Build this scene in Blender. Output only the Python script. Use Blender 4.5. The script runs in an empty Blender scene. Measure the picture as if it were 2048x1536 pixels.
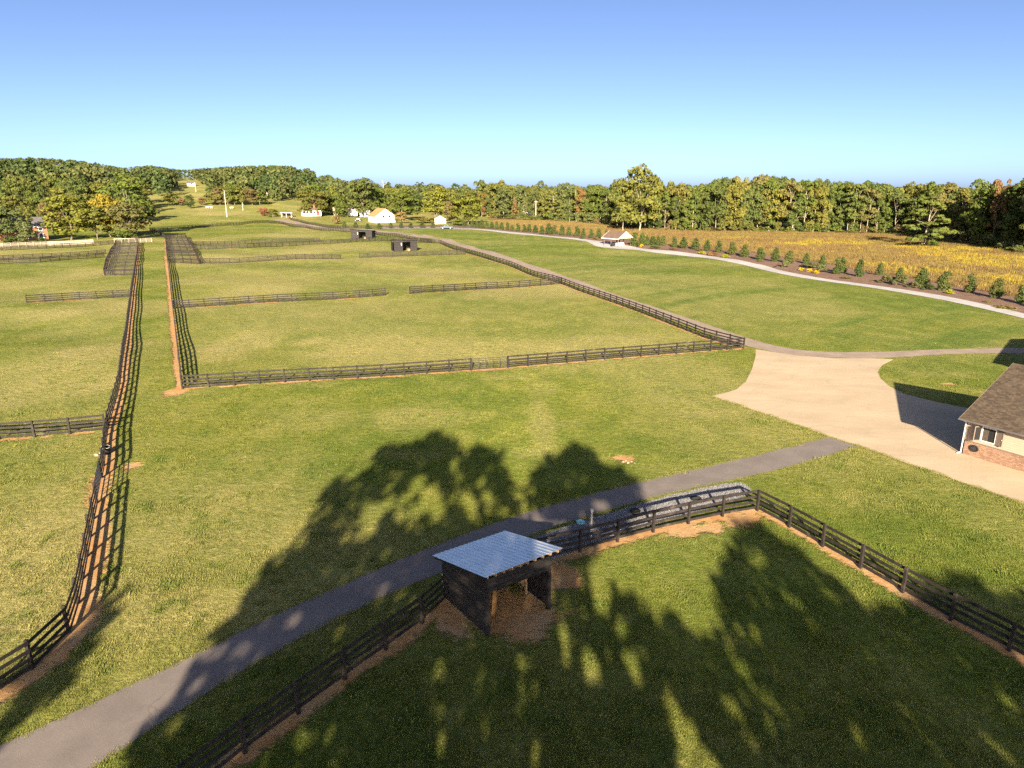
import bpy, bmesh, math, random
import numpy as np
from mathutils import Vector, Matrix

random.seed(7)
RNG = np.random.default_rng(11)
R = math.radians
SC = bpy.context.scene
COL = SC.collection

# ------------------------------------------------------------------ camera
CAM_H, PITCH, FPX = 19.5, R(15.85), 1384.0
cd = bpy.data.cameras.new('camera'); cam = bpy.data.objects.new('camera', cd); COL.objects.link(cam)
cd.sensor_width = 36.0; cd.lens = 36.0 * FPX / 2048.0
cd.clip_start = 0.5; cd.clip_end = 20000
cam.location = (0, 0, CAM_H); cam.rotation_euler = (R(90) - PITCH, 0, 0)
SC.camera = cam
# ------------------------------------------------------------------ sky, sun, exposure
SUN_EL, SUN_SX = R(20.5), 0.02
w = bpy.data.worlds.new('World'); SC.world = w; w.use_nodes = True
nt = w.node_tree; bg = nt.nodes['Background']
sky = nt.nodes.new('ShaderNodeTexSky'); sky.sky_type = 'NISHITA'; sky.sun_disc = False
sky.sun_elevation = SUN_EL; sky.sun_rotation = R(180) - math.atan(SUN_SX)
sky.altitude = 200; sky.air_density = 0.28; sky.dust_density = 1.2; sky.ozone_density = 1.3
nt.links.new(sky.outputs[0], bg.inputs[0]); bg.inputs[1].default_value = 0.062
sd = bpy.data.lights.new('sun', 'SUN'); sd.energy = 4.4; sd.angle = R(0.6); sd.color = (1.0, 0.84, 0.62)
sun = bpy.data.objects.new('sun', sd); COL.objects.link(sun); sun.location = (0, -60, 60)
sun.rotation_euler = Vector((SUN_SX * math.cos(SUN_EL), math.cos(SUN_EL), -math.sin(SUN_EL))).to_track_quat('-Z', 'Y').to_euler()
TAN = math.tan(SUN_EL)
SC.view_settings.view_transform = 'Standard'; SC.view_settings.look = 'None'
SC.view_settings.exposure = 2.13; SC.view_settings.gamma = 1.0
SC.render.engine = 'CYCLES'
SC.cycles.max_bounces = 5; SC.cycles.diffuse_bounces = 2; SC.cycles.glossy_bounces = 2
SC.cycles.transparent_max_bounces = 4; SC.cycles.transmission_bounces = 2; SC.cycles.volume_bounces = 0
SC.cycles.use_denoising = False
SC.render.filter_size = 1.05

# ------------------------------------------------------------------ terrain height
def sstep(a, b, v):
    t = np.clip((v - a) / (b - a), 0, 1); return t * t * (3 - 2 * t)
def height(x, y):
    x = np.asarray(x, float); y = np.asarray(y, float)
    amp = sstep(50, 95, y) * (1 - sstep(-22, -8, x)) + sstep(105, 170, y) * sstep(-22, -8, x)
    u = 0.17 * np.sin(x / 6.1 + y / 8.3 + .6) * np.sin(y / 6.7 - x / 19) + 0.20 * np.sin(x / 13.7 + 2.1) * np.cos(y / 17.3 + .4) + .12 * np.sin(y / 4.6 + x / 15)
    d = np.hypot(x, y); az = np.degrees(np.arctan2(x, np.maximum(y, 1)))
    wl = 0.24 + 0.76 * (1 - sstep(-18, -12, az)); wr = 1 - .75 * sstep(-8, 2, az)
    hill = (30 * sstep(400, 950, d) + 8 * sstep(-24, -32, az) * sstep(500, 850, d)) * wl * wr
    hill = np.where(y > 0, hill, 0)
    far = sstep(900, 1500, d) * 0
    return amp * u + hill + far
def hz(x, y): return float(height(x, y))
CP, SP = math.cos(PITCH), math.sin(PITCH)
def at(px, py):
    """world ground point that a sight line through photograph pixel px,py meets"""
    dx = (px - 1024) / FPX; v = (768 - py) / FPX
    dy = CP + v * SP; dz = -SP + v * CP
    lo, hi = 5.0, None; t = 5.0
    while t < 3000:
        if CAM_H + dz * t - hz(dx * t, dy * t) < 0: hi = t; break
        lo = t; t *= 1.03
    if hi is None: hi = lo
    for _ in range(30):
        m = (lo + hi) / 2
        if CAM_H + dz * m - hz(dx * m, dy * m) < 0: hi = m
        else: lo = m
    return Vector((dx * hi, dy * hi, hz(dx * hi, dy * hi)))
def depth(p): return p[1] * CP - (p[2] - CAM_H) * SP
def mpp(p): return depth(p) / FPX          # metres per photograph pixel at p
def pts(l): return [at(*q) for q in l]
# value noise
_T = RNG.random((256, 256))
def vnoise(x, y, s):
    x = np.asarray(x, float) * s; y = np.asarray(y, float) * s
    i = np.floor(x).astype(int); j = np.floor(y).astype(int); f = x - i; g = y - j
    f = f * f * (3 - 2 * f); g = g * g * (3 - 2 * g)
    a = _T[i % 256, j % 256]; b = _T[(i + 1) % 256, j % 256]; c = _T[i % 256, (j + 1) % 256]; d = _T[(i + 1) % 256, (j + 1) % 256]
    return (a * (1 - f) + b * f) * (1 - g) + (c * (1 - f) + d * f) * g
def inpoly(x, y, poly):
    r = np.zeros(np.shape(x), bool); n = len(poly)
    for k in range(n):
        x0, y0 = poly[k][0], poly[k][1]; x1, y1 = poly[(k + 1) % n][0], poly[(k + 1) % n][1]
        if y0 == y1: continue
        c = ((y0 > y) != (y1 > y)) & (x < (x1 - x0) * (y - y0) / (y1 - y0) + x0)
        r ^= c
    return r
def polydist(x, y, line):
    d = np.full(np.shape(x), 1e9); side = np.zeros(np.shape(x))
    for a, b in zip(line[:-1], line[1:]):
        ax, ay = a[0], a[1]; ux, uy = b[0] - ax, b[1] - ay; L = ux * ux + uy * uy + 1e-9
        t = np.clip(((x - ax) * ux + (y - ay) * uy) / L, 0, 1)
        e = np.hypot(x - ax - t * ux, y - ay - t * uy); m = e < d
        d = np.where(m, e, d); side = np.where(m, np.sign((x - ax) * uy - (y - ay) * ux), side)
    return d, side

# ------------------------------------------------------------------ object helpers
def tag(o, label=None, cat=None, group=None, kind=None):
    if label: o['label'] = label
    if cat: o['category'] = cat
    if group: o['group'] = group
    if kind: o['kind'] = kind
    return o
def empty(name, loc, rz=0, label=None, cat=None, group=None):
    o = bpy.data.objects.new(name, None); COL.objects.link(o); o.empty_display_size = .3
    o.location = loc; o.rotation_euler = (0, 0, rz); return tag(o, label, cat, group)
def link(name, me, parent=None, loc=None, rot=None, scale=None, color=None):
    o = bpy.data.objects.new(name, me); COL.objects.link(o)
    if parent is not None: o.parent = parent
    if loc is not None: o.location = loc
    if rot is not None: o.rotation_euler = rot
    if scale is not None: o.scale = scale
    if color is not None: o.color = (*color, 1)
    return o
class MB:
    def __init__(s): s.v = []; s.f = []
    def add(s, vs, fs):
        n = len(s.v); s.v += [tuple(v) for v in vs]; s.f += [tuple(i + n for i in f) for f in fs]; return s
    def box(s, x0, x1, y0, y1, z0, z1):
        return s.add([(x0, y0, z0), (x1, y0, z0), (x1, y1, z0), (x0, y1, z0), (x0, y0, z1), (x1, y0, z1), (x1, y1, z1), (x0, y1, z1)],
                     [(0, 3, 2, 1), (4, 5, 6, 7), (0, 1, 5, 4), (1, 2, 6, 5), (2, 3, 7, 6), (3, 0, 4, 7)])
    def prism(s, poly, axis, a, b):
        """poly of 2D points extruded along axis from a to b; axis y: poly=(x,z); axis x: poly=(y,z); axis z: poly=(x,y)"""
        n = len(poly)
        mk = {'y': lambda p, t: (p[0], t, p[1]), 'x': lambda p, t: (t, p[0], p[1]), 'z': lambda p, t: (p[0], p[1], t)}[axis]
        vs = [mk(p, a) for p in poly] + [mk(p, b) for p in poly]
        return s.add(vs, [tuple(range(n))[::-1], tuple(range(n, 2 * n))] + [(i, (i + 1) % n, n + (i + 1) % n, n + i) for i in range(n)])
    def tube(s, p, q, r0, r1, n=6, caps=True):
        p = Vector(p); q = Vector(q); d = (q - p).normalized(); u = d.orthogonal().normalized(); v = d.cross(u)
        ring = lambda c, r: [c + (u * math.cos(2 * math.pi * k / n) + v * math.sin(2 * math.pi * k / n)) * r for k in range(n)]
        fs = [(i, (i + 1) % n, n + (i + 1) % n, n + i) for i in range(n)]
        if caps: fs += [tuple(range(n))[::-1], tuple(range(n, 2 * n))]
        return s.add(ring(p, r0) + ring(q, r1), fs)
    def mesh(s, name, m=None, smooth=False):
        me = bpy.data.meshes.new(name); me.from_pydata(s.v, [], s.f); me.update()
        bm = bmesh.new(); bm.from_mesh(me); bmesh.ops.recalc_face_normals(bm, faces=bm.faces); bm.to_mesh(me); bm.free()
        if m: me.materials.append(m)
        if smooth: me.polygons.foreach_set('use_smooth', [True] * len(me.polygons))
        return me
    def obj(s, name, m, parent=None, smooth=False, **k): return link(name, s.mesh(name, m, smooth), parent, **k)
def npmesh(name, V, F, m=None):
    """fast mesh from numpy: V (n,3), F (k,c) all faces same corner count"""
    V = np.asarray(V, np.float32); F = np.asarray(F, np.int32)
    me = bpy.data.meshes.new(name); k, c = F.shape
    me.vertices.add(len(V)); me.vertices.foreach_set('co', V.ravel())
    me.loops.add(k * c); me.loops.foreach_set('vertex_index', F.ravel())
    me.polygons.add(k); me.polygons.foreach_set('loop_start', np.arange(0, k * c, c, dtype=np.int32))
    me.update(calc_edges=True)
    if m: me.materials.append(m)
    return me
def fattr(me, name, arr):
    a = me.attributes.new(name, 'FLOAT', 'POINT'); a.data.foreach_set('value', np.asarray(arr, np.float32))

# ------------------------------------------------------------------ materials
class NT:
    def __init__(s, name):
        s.m = bpy.data.materials.new(name); s.m.use_nodes = True; s.t = s.m.node_tree
        s.b = s.t.nodes['Principled BSDF']; s.out = s.t.nodes['Material Output']
        s.b.inputs['Roughness'].default_value = .9
        s.b.inputs['Specular IOR Level'].default_value = .25
    def n(s, typ, **k):
        n = s.t.nodes.new('ShaderNode' + typ)
        for a, b in k.items(): setattr(n, a, b)
        return n
    def l(s, a, b): s.t.links.new(a, b)
    def pos(s):
        if not hasattr(s, '_p'): s._p = s.n('NewGeometry').outputs['Position']
        return s._p
    def gen(s):
        if not hasattr(s, '_g'): s._g = s.n('TexCoord').outputs['Object']
        return s._g
    def noise(s, scale, detail=3, rough=.55, vec=None, stretch=None):
        n = s.n('TexNoise'); n.inputs['Scale'].default_value = scale; n.inputs['Detail'].default_value = detail; n.inputs['Roughness'].default_value = rough
        v = vec or s.pos()
        if stretch:
            mp = s.n('Mapping'); mp.inputs['Scale'].default_value = stretch[:3]
            if len(stretch) > 3: mp.inputs['Rotation'].default_value = (0, 0, stretch[3])
            s.l(v, mp.inputs[0]); v = mp.outputs[0]
        s.l(v, n.inputs['Vector']); return n.outputs['Fac']
    def ramp(s, fac, a, b, va=0., vb=1.):
        r = s.n('MapRange'); r.inputs[1].default_value = a; r.inputs[2].default_value = b; r.inputs[3].default_value = va; r.inputs[4].default_value = vb
        s.l(fac, r.inputs[0]); return r.outputs[0]
    def mix(s, fac, a, b, mode='MIX'):
        n = s.n('Mix', data_type='RGBA', blend_type=mode, clamp_factor=True)
        for i, v in ((0, fac), (6, a), (7, b)):
            if isinstance(v, (int, float)): n.inputs[i].default_value = v
            elif isinstance(v, tuple): n.inputs[i].default_value = (*v, 1)
            else: s.l(v, n.inputs[i])
        return n.outputs[2]
    def math(s, op, a, b=None):
        n = s.n('Math', operation=op)
        for i, v in ((0, a), (1, b)):
            if v is None: continue
            if isinstance(v, (int, float)): n.inputs[i].default_value = v
            else: s.l(v, n.inputs[i])
        return n.outputs[0]
    def attr(s, name, typ='GEOMETRY', out='Fac'):
        n = s.n('Attribute', attribute_name=name, attribute_type=typ); return n.outputs[out]
    def bump(s, h, strength=.5, dist=.1):
        b = s.n('Bump'); b.inputs['Strength'].default_value = strength; b.inputs['Distance'].default_value = dist
        s.l(h, b.inputs['Height']); s.l(b.outputs[0], s.b.inputs['Normal'])
    def col(s, c):
        if isinstance(c, tuple): s.b.inputs['Base Color'].default_value = (*c, 1)
        else: s.l(c, s.b.inputs['Base Color'])
        return s
    def set(s, **k):
        for a, v in k.items(): s.b.inputs[a.replace('_', ' ')].default_value = v
        return s
def plain(name, c, rough=.8, var=.25, scale=3., metal=0., spec=.3, objspace=False):
    t = NT(name); v = t.gen() if objspace else t.pos()
    n = t.noise(scale, 4, .6, v); t.col(t.mix(t.ramp(n, .3, .7), tuple(x * (1 - var) for x in c), tuple(min(1, x * (1 + var)) for x in c)))
    t.set(Roughness=rough, Metallic=metal); t.b.inputs['Specular IOR Level'].default_value = spec
    return t.m

def turf(t, tuft=False):
    """living turf: green, yellow-green and straw mottling; clay where the sward is worn off"""
    ty = 'INSTANCER' if tuft else 'GEOMETRY'
    dry_glare = t.attr('dry_glare', ty); dirt = t.attr('dirt', ty); lush = t.attr('lush', ty)
    big = t.noise(.045, 4, .6); mid = t.noise(.33, 4, .6, stretch=(1, .7, 1)); sm = t.noise(1.9, 3, .65); fine = t.noise(11, 2, .6)
    g = t.mix(t.ramp(mid, .34, .66), (.115, .155, .026), (.200, .218, .042))
    g = t.mix(t.ramp(big, .40, .64), g, t.mix(t.ramp(mid, .35, .65), (.200, .208, .038), (.285, .262, .062)))
    g = t.mix(t.math('MULTIPLY', lush, .75), g, t.mix(t.ramp(mid, .3, .7), (.090, .148, .032), (.145, .190, .042)))
    d = t.math('ADD', dry_glare, t.ramp(sm, .50, .80, -.05, .35)); d = t.math('ADD', d, t.ramp(mid, .5, .75, 0, .30))
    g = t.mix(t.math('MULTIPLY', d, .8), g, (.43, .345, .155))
    g = t.mix(t.ramp(sm, .30, .60, .26, 0), g, (.085, .115, .020))
    if not tuft:
        g = t.mix(t.ramp(fine, .3, .72, .28, 0), g, (.085, .105, .024))
        cl = t.mix(t.ramp(t.noise(1.3, 4, .65), .3, .7), (.42, .205, .088), (.50, .275, .130))
        cl = t.mix(t.ramp(t.noise(.5, 3), .4, .65, 0, .6), cl, (.46, .31, .19))
        e = t.ramp(t.math('ADD', dirt, t.ramp(t.noise(1.7, 5, .65), .25, .75, -.5, .5)), .25, .80)
        t.e = e
        g = t.mix(e, g, cl)
    else:
        rnd = t.n('ObjectInfo').outputs['Random']
        g = t.mix(t.ramp(rnd, 0, 1, 0, .5), g, t.mix(t.ramp(t.math('FRACT', t.math('MULTIPLY', rnd, 7.31)), 0, 1), (.33, .32, .075), (.17, .215, .04)))
    g = t.mix(1.0, g, (.87, .925, .84), 'MULTIPLY')
    t.col(g)
    return t
M = {}
t = turf(NT('turf')); t.bump(t.math('MULTIPLY', t.math('ADD', t.noise(7, 4, .7), t.math('MULTIPLY', t.noise(1.6, 3, .6), 1.5)), t.ramp(t.e, 0, 1, 1, .22)), .75, .16); t.set(Roughness=1.0); t.b.inputs['Specular IOR Level'].default_value = .05; M['turf'] = t.m
def leafy(name, build, trans=.3):
    t = NT(name); c = build(t); t.col(c); t.b.inputs['Specular IOR Level'].default_value = .15; t.set(Roughness=.75)
    tr = t.n('BsdfTranslucent'); mx = t.n('MixShader'); mx.inputs[0].default_value = trans
    if isinstance(c, tuple): tr.inputs[0].default_value = (*c, 1)
    else: t.l(c, tr.inputs[0])
    t.l(t.b.outputs[0], mx.inputs[1]); t.l(tr.outputs[0], mx.inputs[2]); t.l(mx.outputs[0], t.out.inputs[0]); return t.m
def _tuft(t):
    turf(t, True); return t.b.inputs['Base Color'].links[0].from_socket
M['tuft'] = leafy('grass_blade', _tuft, .35)
def _leaf(t):
    oi = t.n('ObjectInfo'); ri = t.n('NewGeometry').outputs['Random Per Island']
    c = t.mix(t.ramp(ri, 0, 1, .0, .55), oi.outputs['Color'], t.mix(.5, oi.outputs['Color'], (.15, .15, .03)))
    c = t.mix(t.ramp(ri, .6, 1, 0, .4), c, (.03, .045, .012))
    n = t.noise(.28, 2, .5); return t.mix(t.ramp(n, .45, .75, 0, .4), c, t.mix(.5, c, (.20, .16, .035)))
M['leaf'] = leafy('leaf', _leaf, .22)
def _far(t):
    c = t.attr('tint', out='Color'); ri = t.n('NewGeometry').outputs['Random Per Island']
    return t.mix(t.ramp(ri, .4, 1, 0, .45), c, (.03, .045, .012))
M['farleaf'] = leafy('far_leaf', _far, .15)
def _mead(t):
    r = t.n('ObjectInfo').outputs['Random']; gold = t.attr('gold', 'INSTANCER'); big = t.noise(.05, 3)
    c = t.mix(t.ramp(r, 0, 1), (.150, .095, .036), (.225, .155, .062)); c = t.mix(t.ramp(big, .4, .65, 0, .7), c, (.185, .155, .045))
    return t.mix(gold, c, t.mix(t.ramp(r, 0, 1), (.40, .29, .02), (.24, .20, .04)))
M['mead'] = leafy('meadow_blade', _mead, .25)
t = NT('meadow_soil'); t.col(t.mix(t.ramp(t.noise(.25, 4), .3, .7), (.14, .085, .034), (.21, .14, .05))); t.bump(t.noise(2.5, 3), .8, .4); M['meadow'] = t.m
t = NT('asphalt'); c = t.mix(t.ramp(t.noise(.55, 4, .6), .3, .7), (.165, .140, .127), (.22, .19, .172)); c = t.mix(t.ramp(t.noise(40, 2), .35, .7, .3, 0), c, (.07, .062, .06))
vo = t.n('TexVoronoi', feature='DISTANCE_TO_EDGE'); vo.inputs['Scale'].default_value = .30; wv = t.n('VectorMath', operation='ADD'); nv_ = t.n('TexNoise'); nv_.inputs['Scale'].default_value = 1.1; t.l(t.pos(), nv_.inputs['Vector']); t.l(t.pos(), wv.inputs[0]); t.l(nv_.outputs['Color'], wv.inputs[1]); t.l(wv.outputs[0], vo.inputs['Vector'])
c = t.mix(t.math('MULTIPLY', t.ramp(vo.outputs[0], 0, .012, .6, 0), t.ramp(t.noise(.12, 2), .48, .6)), c, (.08, .065, .06)); c = t.mix(t.ramp(t.noise(.22, 3, .5), .55, .7, 0, .35), c, (.15, .13, .12)); t.col(c); t.bump(t.noise(30, 3), .3, .02); M['asphalt'] = t.m
t = NT('lane'); c = t.mix(t.ramp(t.noise(.5, 4, .6), .3, .7), (.22, .175, .142), (.31, .245, .195)); t.col(c); t.bump(t.noise(14, 3), .3, .03); M['lane'] = t.m
t = NT('concrete'); c = t.mix(t.ramp(t.noise(.13, 4, .6, stretch=(1, 2.6, 1, .5)), .3, .7), (.38, .295, .195), (.50, .40, .275)); c = t.mix(t.ramp(t.noise(.6, 5, .65, stretch=(1, 2.2, 1, .5)), .42, .75, 0, .55), c, (.36, .30, .225))
c = t.mix(t.ramp(t.noise(9, 3), .35, .7, .12, 0), c, (.28, .22, .15)); 
sx_ = t.n('SeparateXYZ'); mp = t.n('Mapping'); mp.inputs['Rotation'].default_value = (0, 0, R(31)); t.l(t.pos(), mp.inputs[0]); t.l(mp.outputs[0], sx_.inputs[0])
for ax in (0, 1):                                  # sawn joints every 4.5 m
    fr = t.math('ABSOLUTE', t.math('SUBTRACT', t.math('FRACT', t.math('DIVIDE', sx_.outputs[ax], 4.5)), .5)); c = t.mix(t.ramp(fr, .490, .4965, 0, .22), c, (.28, .22, .15))
ty = t.ramp(t.math('ABSOLUTE', t.math('SUBTRACT', t.noise(.09, 2, .5, stretch=(1, 2.2, 1, .9)), .5)), .0, .02, .22, 0); c = t.mix(ty, c, (.27, .22, .17))
st = t.ramp(t.noise(.35, 5, .7), .62, .74, 0, .35); c = t.mix(st, c, (.30, .235, .16))
t.col(c); t.set(Roughness=.85); t.bump(t.noise(18, 3), .12, .02); M['concrete'] = t.m
t = NT('walk'); c = t.mix(t.ramp(t.noise(.4, 4), .3, .7), (.33, .325, .32), (.43, .42, .41)); t.col(c); M['walk'] = t.m
t = NT('mulch'); c = t.mix(t.ramp(t.noise(.8, 4, .65), .3, .7), (.125, .072, .050), (.22, .14, .10)); t.col(c); t.bump(t.noise(6, 4), .8, .12); M['mulch'] = t.m
t = NT('gravel'); vo = t.n('TexVoronoi'); vo.inputs['Scale'].default_value = 16; t.l(t.pos(), vo.inputs['Vector'])
c = t.mix(t.ramp(vo.outputs['Distance'], .1, .75), (.24, .235, .24), (.11, .11, .115)); t.col(c); t.bump(vo.outputs['Distance'], .9, .04); M['gravel'] = t.m
t = NT('stone'); t.col(t.mix(t.n('ObjectInfo').outputs['Random'], (.14, .14, .15), (.28, .275, .285))); M['stone'] = t.m
t = NT('fence_black'); c = t.mix(t.ramp(t.noise(2.2, 4, .7), .35, .75), (.014, .011, .010), (.036, .029, .026)); c = t.mix(t.ramp(t.noise(.9, 3, .6), .60, .76, 0, .7), c, (.12, .095, .08)); t.col(c); t.set(Roughness=.7); M['black'] = t.m
t = NT('fence_tan'); c = t.mix(t.ramp(t.noise(1.2, 4), .3, .7), (.36, .30, .24), (.52, .45, .38)); t.col(c); M['tan'] = t.m
t = NT('shed_board'); c = t.mix(t.ramp(t.noise(3, 4, .7, stretch=(1, 1, 6)), .35, .7), (.009, .009, .010), (.024, .021, .020)); c = t.mix(t.ramp(t.noise(1.4, 4, .7, stretch=(1, 1, 5)), .57, .76, 0, .55), c, (.13, .085, .05)); c = t.mix(t.ramp(t.n('ObjectInfo').outputs['Random'], 0, 1, 0, .5), c, t.mix(.5, c, (.06, .05, .045))); t.col(c); t.set(Roughness=.65); M['board'] = t.m
t = NT('raw_board'); c = t.mix(t.ramp(t.noise(4, 4, .7, stretch=(1, 1, 7)), .3, .7), (.24, .15, .08), (.40, .27, .15)); t.col(c); M['raw'] = t.m
t = NT('galvanised'); c = t.mix(t.ramp(t.noise(1.4, 4, .6), .3, .7), (.50, .54, .58), (.60, .64, .68)); t.col(c); t.set(Roughness=.38, Metallic=.6); M['metal'] = t.m
M['gate'] = plain('gate_pipe', (.03, .03, .032), .5, .2)
M['white'] = plain('white_paint', (.66, .65, .62), .6, .06, .8)
M['cream'] = plain('cream_trim', (.74, .64, .44), .7, .06)
M['siding'] = plain('tan_siding', (.34, .265, .20), .75, .06, 1.2)
M['fascia'] = plain('taupe_fascia', (.16, .125, .10), .7, .1)
M['dark'] = plain('dark_inside', (.012, .012, .013), .9, .1)
M['pane'] = plain('far_pane', (.02, .022, .026), .5, .1)
M['glass'] = NT('glass').col((.03, .04, .05)).set(Roughness=.08).m
t = NT('shingle'); ri = t.n('NewGeometry').outputs['Random Per Island']; c = t.mix(ri, (.050, .037, .027), (.112, .084, .058)); c = t.mix(t.ramp(t.noise(9, 3), .35, .7, .35, 0), c, (.055, .042, .032)); t.col(c); M['shingle'] = t.m
t = NT('brick'); ri = t.n('NewGeometry').outputs['Random Per Island']; c = t.mix(ri, (.20, .115, .075), (.31, .195, .13)); t.col(c); M['brick'] = t.m
M['mortar'] = plain('mortar', (.56, .50, .43), .95, .1)
M['bark'] = plain('bark', (.17, .135, .10), .95, .35, 1.5)
M['palebark'] = plain('pale_bark', (.30, .25, .19), .95, .3, 1.2)
M['roofdark'] = plain('roof_charcoal', (.10, .095, .095), .85, .2, 1)
M['roofrust'] = plain('roof_rust', (.42, .20, .085), .8, .25, .5)
M['roofbrown'] = plain('roof_brown', (.13, .085, .065), .85, .2, 1)
M['wallbrick'] = plain('house_brick', (.26, .125, .07), .9, .2, 2)
M['red'] = plain('red_paint', (.45, .06, .05), .7, .15)
M['pole'] = plain('pole_wood', (.46, .40, .34), .9, .15)
M['carpaint'] = NT('car_paint').col((.085, .10, .125)).set(Roughness=.35, Metallic=.2).m
M['cardark'] = NT('car_dark').col((.03, .033, .04)).set(Roughness=.3, Metallic=.4).m
M['rubber'] = plain('rubber', (.02, .02, .02), .85, .2)
M['aqua'] = plain('aqua_plastic', (.25, .55, .58), .6, .1)
M['hide'] = plain('pale_hide', (.62, .56, .47), .9, .2, .6)
M['tinroof'] = plain('tin_roof', (.085, .085, .095), .6, .2, .6)

# ------------------------------------------------------------------ plan of the fence lines (ground points)
P = {}
P['near_left'] = pts([(370, 1600), (456, 1531), (557, 1456), (653, 1386), (738, 1323), (813, 1270), (884, 1217), (899, 1196)])
P['near_back'] = pts([(1078, 1124), (1112, 1117), (1177, 1099), (1248, 1080), (1314, 1062), (1379, 1047), (1448, 1032), (1514, 1021)])
P['near_right'] = pts([(1514, 1021), (1565, 1047), (1621, 1080), (1688, 1118), (1757, 1157), (1840, 1206), (1928, 1256), (2030, 1308), (2150, 1372)])
P['lane_left'] = pts([(-60, 1418), (4, 1380), (95, 1317), (144, 1258), (155, 1213), (163, 1170), (171, 1129), (177, 1094), (183, 1062), (188, 1032), (194, 1006)])
P['lane_left2'] = pts([(203, 956), (207, 935), (211, 885), (216, 855), (229, 810), (240, 767), (250, 690), (262, 600), (269, 550), (275, 512), (277, 487)])
P['lane_right'] = pts([(365, 778), (354, 684), (345, 610), (339, 550), (334, 512), (331, 478)])
P['lane_turn'] = pts([(331, 478), (319, 467), (300, 462)])
P['front_left'] = pts([(365, 778), (660, 760), (942, 741)])
P['front_right'] = pts([(1016, 736), (1250, 716), (1487, 697)])
P['drive'] = pts([(1487, 697), (1412, 677), (1280, 625), (1125, 569), (1012, 530), (942, 509), (878, 487)])
P['drive2'] = pts([(870, 486), (800, 475), (746, 468), (690, 464), (625, 459), (575, 451), (535, 445)])
P['far'] = pts([(535, 445), (450, 451), (400, 455), (300, 461)])
P['outer'] = pts([(578, 438), (625, 450), (682, 458), (760, 457), (950, 457)])
P['mid_left'] = pts([(348, 617), (450, 611), (600, 602), (771, 591)])
P['mid_right'] = pts([(820, 588), (962, 579), (1123, 568)])
P['cross_left'] = pts([(400, 527), (540, 522), (681, 518)])
P['cross_right'] = pts([(719, 516), (830, 512), (930, 509)])
P['back_a'] = pts([(386, 500), (500, 496), (560, 493), (628, 489), (672, 487), (790, 482), (862, 486)])
P['back_b'] = pts([(378, 491), (520, 486), (640, 483)])
P['alley_r'] = pts([(399, 528), (386, 498), (376, 483), (371, 475)])
P['alley_l'] = pts([(209, 551), (213, 530), (222, 508), (233, 487)])
P['west_a'] = pts([(-140, 885), (0, 879), (105, 872), (210, 861)])
P['west_b'] = pts([(54, 606), (150, 600), (259, 594)])
P['west_c'] = pts([(-120, 536), (0, 528), (78, 525), (209, 515)])
P['west_d'] = pts([(-120, 528), (0, 521), (100, 516), (212, 508)])
P['west_e'] = pts([(-120, 508), (0, 501), (95, 497), (187, 492), (232, 488)])
P['tan_a'] = pts([(-120, 500), (0, 495), (95, 491), (187, 487)])
P['tan_b'] = pts([(229, 485), (270, 485), (304, 484)])
LINES = [('near_left', .9, .0), ('near_back', 1.0, .0), ('near_right', .9, 0), ('lane_left', 1.05, .35), ('lane_left2', .85, .3), ('lane_right', .7, -.3),
         ('front_left', .6, .1), ('front_right', .6, .1), ('drive', .6, -.2), ('mid_left', .45, .2), ('mid_right', .45, .2), ('cross_left', .3, .1), ('cross_right', .35, .1),
         ('back_a', .5, 0), ('west_a', .5, .2), ('west_b', .35, 0), ('alley_r', .8, 0), ('alley_l', .8, 0), ('drive2', .6, 0)]
GATE1 = [P['lane_left'][-1], P['lane_left2'][0]]; GATE2 = [P['front_left'][-1], P['front_right'][0]]; GATE3 = [P['drive'][-1], P['drive2'][0]]

# ------------------------------------------------------------------ paved edges (photograph pixel -> ground)
ROAD_UP = pts([(-330, 1660), (-120, 1552), (0, 1492), (200, 1400), (354, 1327), (542, 1232), (713, 1157), (870, 1090), (1000, 1042), (1110, 1007), (1280, 963), (1450, 925), (1560, 899), (1655, 874)])
ROAD_LO = pts([(-40, 1700), (80, 1610), (200, 1528), (350, 1427), (473, 1349), (610, 1270), (781, 1188), (900, 1137), (1000, 1098), (1060, 1070), (1200, 1026), (1340, 986), (1480, 958), (1600, 929), (1719, 894)])
CONC = pts([(1511, 699), (1511, 713), (1504, 738), (1492, 763), (1473, 779), (1452, 786), (1425, 792), (1545, 833), (1655, 872), (1721, 893), (1850, 939), (2048, 1008), (2330, 1110)]) + \
       [Vector((55, 48, 0)), Vector((50, 62, 0))] + pts([(1990, 829), (1932, 816), (1875, 805), (1811, 789), (1780, 774), (1761, 757), (1755, 744), (1764, 730), (1786, 719), (1748, 717), (1669, 717), (1590, 711)])
LANE_UP = pts([(2300, 700), (2048, 696), (1906, 698), (1811, 702), (1716, 705), (1621, 703), (1558, 694), (1489, 675), (1412, 648), (1350, 628), (1275, 603), (1200, 578), (1115, 546), (1010, 511), (942, 492), (880, 474), (800, 464), (746, 460), (700, 456)])
LANE_LO = pts([(2300, 710), (2048, 706), (1906, 707.5), (1811, 714), (1716, 718), (1590, 712), (1530, 701), (1483, 689), (1400, 660), (1335, 637), (1262, 611), (1186, 584), (1104, 555), (1000, 519), (935, 499), (872, 481), (800, 470), (746, 465), (690, 461)])
LANE2_UP = pts([(700, 457), (650, 454.5), (612, 448), (578, 441), (560, 437.5)]); LANE2_LO = pts([(690, 461), (630, 457.5), (596, 451), (566, 444.5), (546, 440)])
WALK_UP = pts([(2300, 690), (2048, 627), (1911, 596), (1812, 580), (1725, 568), (1650, 558), (1575, 545), (1537, 532), (1500, 526), (1450, 516), (1375, 506), (1300, 499), (1265, 493), (1225, 486), (1187, 481), (1150, 476), (1100, 472), (1025, 464.5), (937, 456), (880, 454), (760, 455)])
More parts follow.
